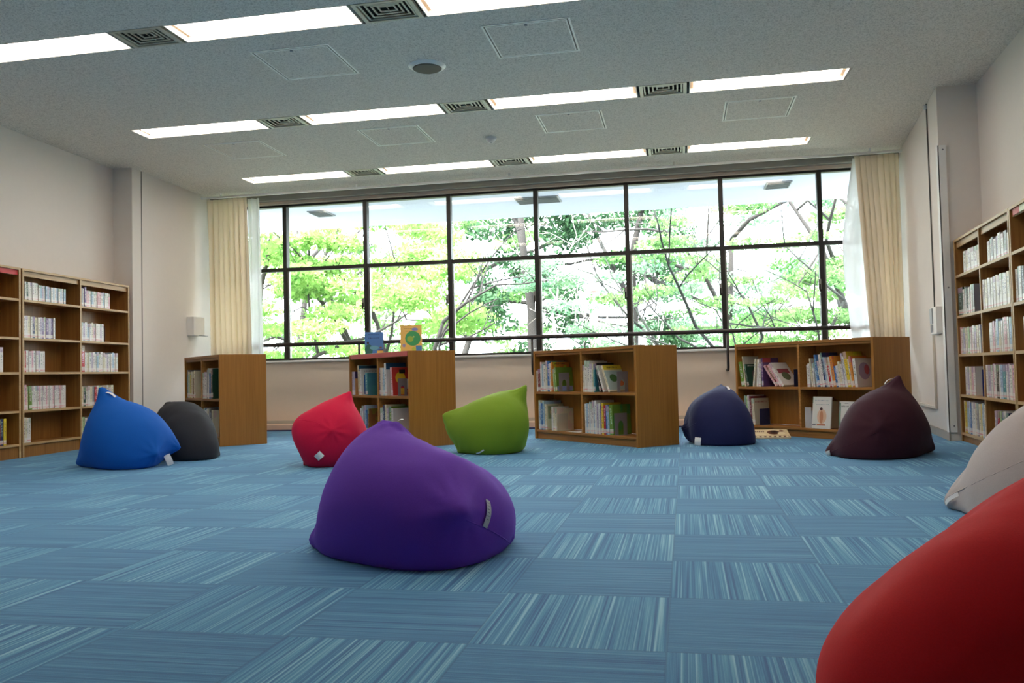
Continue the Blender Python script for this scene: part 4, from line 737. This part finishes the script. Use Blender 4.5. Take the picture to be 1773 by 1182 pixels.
def fabric(name, c, sheen=.35):
    t = NT(name); tc = t.n('ShaderNodeTexCoord')
    nz = t.n('ShaderNodeTexNoise'); nz.inputs['Scale'].default_value = 330; nz.inputs['Detail'].default_value = 2; t.l(tc.outputs['Object'], nz.inputs['Vector'])
    co = lin(c); t.l(t.mix(nz.outputs[0], tuple(v * .86 for v in co[:3]) + (1,), tuple(min(1, v * 1.12) for v in co[:3]) + (1,)), t.b.inputs['Base Color'])
    t.b.inputs['Roughness'].default_value = .8; t.b.inputs['Sheen Weight'].default_value = sheen; t.b.inputs['Sheen Roughness'].default_value = .4
    t.b.inputs['Sheen Tint'].default_value = tuple(min(1, v * 1.5 + .1) for v in co[:3]) + (1,); t.b.inputs['Specular IOR Level'].default_value = .25
    n2 = t.n('ShaderNodeTexNoise'); n2.inputs['Scale'].default_value = 9; n2.inputs['Detail'].default_value = 3; t.l(tc.outputs['Object'], n2.inputs['Vector'])
    t.bump(t.math('ADD', t.math('MULTIPLY', nz.outputs[0], .12), n2.outputs[0]), .10, .02)
    return t.m
M_TAGW = mat((238, 238, 238), .6); M_TAGG = mat((176, 178, 186), .6); M_INK = mat((110, 112, 122), .6)
BAGS = dict(purple=((104, 58, 172), 'large purple bean bag in the middle of the carpet'), blue=((8, 92, 186), 'bright blue bean bag in front of the left bookcase'), black=((40, 43, 50), 'charcoal black bean bag behind the bright blue one'),
            crimson=((206, 18, 66), 'crimson bean bag left of the purple one, corner pointing up'), green=((118, 150, 40), 'olive green bean bag between the two middle bookcases'), navy=((34, 40, 84), 'navy blue bean bag right of the middle bookcase'),
            plum=((58, 24, 38), 'dark plum bean bag before the rightmost low bookcase'), grey=((176, 166, 164), 'pale grey bean bag at the right edge of photo'), red=((200, 14, 24), 'bright red bean bag close up in lower right corner'))
for nm, d in BD.items():
    cen = Vector(d['c']); zc = cen.z; V = IV; r = WT @ np.array(d['R'])
    for s in d['S']: r = r + s[4] * np.exp(-np.sqrt(np.arccos(np.clip(V @ np.array(s[:3]), -1, 1)) ** 2 + .0016) * math.sqrt(s[3]) / 1.13)
    rf = np.where(V[:, 2] < -1e-3, zc / np.maximum(-V[:, 2], 1e-3), 9.); k = 110.; mn = np.minimum(r, rf)
    r2 = mn - np.log(np.exp(-k * (r - mn)) + np.exp(-k * (rf - mn))) / k
    P = V * r2[:, None]; P[:, 2] = np.maximum(P[:, 2], -zc + .001)
    # gather creases that fan out from each corner
    for s in d['S']:
        c_ = np.array(s[:3]); a_ = np.cross(c_, [0, 0, 1.0001]); a_ /= np.linalg.norm(a_); b_ = np.cross(c_, a_)
        dt = V @ c_; ph = np.arctan2(V @ a_, V @ b_); fall = np.exp(-((1 - dt) / .045) ** 1.0) * (1 - np.exp(-((1 - dt) / .003)))
        P += V * (.0045 * fall * np.sin(ph * 9 + 3 * s[0]))[:, None]
    P[:, 2] = np.maximum(P[:, 2], -zc + .001)
    mt = fabric(nm + '_fabric', BAGS[nm][0])
    base = Vector((cen.x, cen.y, 0)); up = Vector((0, 0, zc))
    g = thing('bean_bag', BAGS[nm][1], 'bean bag', base)
    q = MB(); q.v = [(p[0], p[1], p[2] + zc) for p in P]; q.f = [tuple(f) for f in IF]; q.mats = [mt]; q.mi = [0] * len(IF)
    q.build('cushion_body', g, smooth=True)
    if 'L' in d:
        q = MB(); q.tube([Vector(p) + up for p in d['L']], .0028, mt, n=6); q.build('seam', g, smooth=True)
    for tg in d['T']:
        v, w, kind = tg; a = Vector(v[:3]) + up; b = Vector(v[3:6]) + up; n_ = Vector(v[6:9]).normalized()
        dr = (b - a); L = dr.length; dr.normalize(); sd = n_.cross(dr).normalized(); n_ = dr.cross(sd).normalized()
        if n_.dot(Vector(v[6:9])) < 0: n_ = -n_
        q = MB(); N_ = 8; vs = []; fs = []
        for i in range(N_ + 1):
            u = i / N_; lift = .004 + .012 * math.sin(u * math.pi) * (L / .08 if L < .08 else 1)
            for (sg, off) in ((-.5, 0), (.5, 0), (.5, .0012), (-.5, .0012)): vs.append(a + dr * (L * u) + sd * (w * sg) + n_ * (lift + off))
        for i in range(N_):
            for e_ in range(4): fs.append((i * 4 + e_, i * 4 + (e_ + 1) % 4, i * 4 + 4 + (e_ + 1) % 4, i * 4 + 4 + e_))
        fs += [(0, 3, 2, 1), (N_ * 4, N_ * 4 + 1, N_ * 4 + 2, N_ * 4 + 3)]
        q.add(vs, fs, M_TAGW if kind == 'w' else M_TAGG)
        if kind == 'g':
            for i in range(1, 7):
                c0 = a + dr * (L * (.12 * i)) + n_ * (.004 + .012 * math.sin(.12 * i * math.pi) + .0016)
                q.add([c0 - sd * w * .35, c0 + sd * w * .2, c0 + sd * w * .2 + dr * .003, c0 - sd * w * .35 + dr * .003], [(0, 1, 2, 3)], M_INK)
        q.build('care_label', g, smooth=False)

# ---------------------------------------------------------------- trees outside
def leafmat(name, a, b, tr=.5):
    t = NT(name); tc = t.n('ShaderNodeTexCoord'); nz = t.n('ShaderNodeTexNoise'); nz.inputs['Scale'].default_value = 1.6; nz.inputs['Detail'].default_value = 5; nz.inputs['Roughness'].default_value = .7; t.l(tc.outputs['Object'], nz.inputs['Vector'])
    c = t.ramp(nz.outputs[0], [(.35, lin(a)), (.65, lin(b))])
    d = t.n('ShaderNodeBsdfDiffuse'); r = t.n('ShaderNodeBsdfTranslucent'); t.l(c, d.inputs[0]); t.l(c, r.inputs[0]); mx = t.n('ShaderNodeMixShader'); mx.inputs[0].default_value = tr
    t.l(d.outputs[0], mx.inputs[1]); t.l(r.outputs[0], mx.inputs[2]); t.l(mx.outputs[0], t.out.inputs[0]); t.t.nodes.remove(t.b); return t.m
M_BARK = mat((34, 30, 28), .9, noise=.25); M_BARKP = mat((150, 144, 138), .9, noise=.1); M_BARKD = mat((30, 34, 30), .9, noise=.25)
ML = dict(bright=leafmat('maple_leaves', (84, 132, 62), (158, 190, 112)), mid=leafmat('green_leaves', (50, 94, 50), (126, 156, 100)), dark=leafmat('dark_leaves', (20, 42, 26), (76, 108, 76), .3), pale=leafmat('pale_leaves', (66, 108, 82), (142, 170, 136)))
def leaves(name, parent, pads, n, size, mt, seed):
    rg = np.random.default_rng(seed); pads = np.array(pads, float); w = pads[:, 3] * pads[:, 4] * np.maximum(pads[:, 5], .15); w /= w.sum()
    k = rg.choice(len(pads), n, p=w); u = rg.normal(size=(n, 3)); u /= np.linalg.norm(u, axis=1, keepdims=True); u *= rg.random((n, 1)) ** .45
    c = pads[k, :3] + u * pads[k, 3:6]
    nn = rg.normal(size=(n, 3)) * np.array([.75, .75, .6]) + np.array([0, -.25, .55]); nn /= np.linalg.norm(nn, axis=1, keepdims=True)
    a = np.cross(nn, rg.normal(size=(n, 3))); a /= np.linalg.norm(a, axis=1, keepdims=True); b = np.cross(nn, a); s = size * rg.uniform(.6, 1.3, (n, 1))
    vs = np.stack([c - a * s, c + b * s * .5, c + a * s, c - b * s * .5], 1).reshape(-1, 3)
    me = bpy.data.meshes.new(name); me.vertices.add(4 * n); me.vertices.foreach_set('co', vs.ravel()); me.loops.add(4 * n); me.loops.foreach_set('vertex_index', np.arange(4 * n)); me.polygons.add(n); me.polygons.foreach_set('loop_start', np.arange(0, 4 * n, 4)); me.polygons.foreach_set('loop_total', np.full(n, 4))
    me.materials.append(mt); me.update(calc_edges=True); me.validate(); o = bpy.data.objects.new(name, me); COL.objects.link(o); o.parent = parent; return o
def branchy(q, p, d, L, r, depth, mt, rg, ends):
    pts = [p]; rs = [r]; dd = d.copy()
    for i in range(4):
        dd = (dd + Vector(rg.normal(size=3) * .14)).normalized(); pts.append(pts[-1] + dd * (L / 4)); rs.append(r * (1 - .14 * (i + 1)))
    q.tube(pts, rs, mt, n=6); ends.append(pts[-1])
    if depth:
        for i in range(3 if depth > 1 else 2):
            s = pts[2 + (i % 3)] if i < 3 else pts[-1]; nd = (dd + Vector(rg.normal(size=3) * .75) + Vector((0, 0, .15))).normalized()
            branchy(q, s, nd, L * rg.uniform(.55, .8), r * .5, depth - 1, mt, rg, ends)
def tree(x, y, label, trunks, pads, n, size, lm, seed, bark=M_BARK, depth=3):
    g = thing('tree', label, 'tree', (x, y, -.4)); rg = np.random.default_rng(seed); ends = []
    for (dx, dy, dz, L, r, ox) in trunks:
        q = MB(); branchy(q, Vector((ox, 0, 0)), Vector((dx, dy, dz)).normalized(), L, r, depth, bark, rg, ends); q.build('trunk', g, smooth=True)
    allp = [(a - x, b - y, c + .4, ra, rb, rc) for a, b, c, ra, rb, rc in pads]
    leaves('foliage', g, allp, n, size, lm, seed)
def padset(x0, x1, y0, y1, z0, z1, n, ra, rc, seed):
    rg = np.random.default_rng(seed); return [(rg.uniform(x0, x1), rg.uniform(y0, y1), rg.uniform(z0, z1), ra * rg.uniform(.6, 1.3), ra * rg.uniform(.6, 1.2), rc * rg.uniform(.6, 1.5)) for _ in range(n)]
tree(-9.6, 17.5, 'bright green maple seen through the leftmost windows', [(.15, 0, 1, 3.4, .12, 0), (.5, .1, 1, 3.0, .08, .1)], padset(-11.6, -7.6, 16, 19, .6, 4.6, 26, .75, .16, 1), 9000, .075, ML['bright'], 1)
tree(-7.3, 19.5, 'yellow-green maple behind the second and third windows', [(-.2, 0, 1, 3.6, .13, 0), (.4, 0, 1, 3.2, .09, 0)], padset(-9.2, -5.2, 17.5, 20.5, .6, 5.0, 30, .8, .17, 2), 11000, .075, ML['bright'], 2)
tree(-5.0, 16.6, 'rounded bright maple behind the book display', [(.1, 0, 1, 2.4, .08, 0)], padset(-6.2, -4.0, 15.8, 17.6, .7, 2.9, 12, .7, .24, 3), 5500, .06, ML['bright'], 3)
tree(-4.2, 25, 'tall dark evergreen behind the fourth window', [(.02, 0, 1, 6, .2, 0)], padset(-6.2, -2.6, 23.5, 26.5, .8, 6.8, 26, .8, .4, 4), 9000, .09, ML['dark'], 4)
tree(-1.4, 27, 'dark leafy tree far off behind the middle window', [(.1, 0, 1, 6, .2, 0)], padset(-2.9, .4, 25, 29, .8, 6.4, 14, .75, .35, 5), 5000, .085, ML['dark'], 5)
tree(-2.0, 18.5, 'pale weeping tree with thin drooping twigs in the middle', [(-.5, 0, 1, 2.6, .07, 0), (.4, 0, 1, 2.4, .06, 0)], padset(-3.6, -.6, 17.2, 19.5, .5, 3.1, 22, .5, .12, 6), 6000, .05, ML['pale'], 6, M_BARKP, 4)
tree(.6, 16.0, 'slender dark-branched tree right of the middle', [(-.45, 0, 1, 2.3, .055, 0), (.5, 0, 1, 2.0, .05, .1)], padset(-1.2, 1.6, 15.2, 17.4, .9, 3.4, 20, .55, .09, 7), 4200, .05, ML['mid'], 7, M_BARKD, 3)
tree(2.0, 15.0, 'forked dark-branched tree at the right windows', [(-.5, 0, 1, 2.6, .06, 0), (.25, 0, 1, 2.3, .05, .15), (-.9, 0, 1, 2.2, .045, -.1)], padset(.6, 3.6, 14.4, 16.6, .9, 3.2, 20, .5, .1, 8), 5200, .045, ML['mid'], 8, M_BARKD, 3)
tree(4.6, 20, 'light green tree behind the far right windows', [(-.2, 0, 1, 4, .12, 0)], padset(1.6, 5.6, 18.5, 21.5, .8, 4.6, 26, .7, .14, 9), 11000, .065, ML['mid'], 9)
tree(1.6, 27, 'hazy pale tree in the distance, right of centre', [(.1, 0, 1, 5, .16, 0)], padset(-1.0, 4.8, 25.5, 29, .9, 6.4, 40, .9, .22, 10), 13000, .075, ML['pale'], 10)
tree(-12.5, 26, 'pale tree in the distance behind the left maples', [(.1, 0, 1, 5, .16, 0)], padset(-16, -9, 24.5, 28, .9, 6.4, 26, .9, .3, 11), 8000, .09, ML['mid'], 11)
tree(-7.5, 28, 'green tree far behind the yellow-green maple', [(.1, 0, 1, 5, .16, 0)], padset(-10, -4.5, 26.5, 30, .9, 6.4, 22, .9, .3, 12), 8000, .09, ML['mid'], 12)
g = tag(MB().box(-.09, .09, -.09, .09, 0, 3.1, mat((196, 130, 128), .8)).box(-.14, .14, -.14, .14, 3.1, 3.2, mat((180, 120, 118), .8)).build('wooden_post', None, Matrix.Translation((-2.1, 21.5, -.4))), 'pinkish red wooden post among the trees outside', 'post')
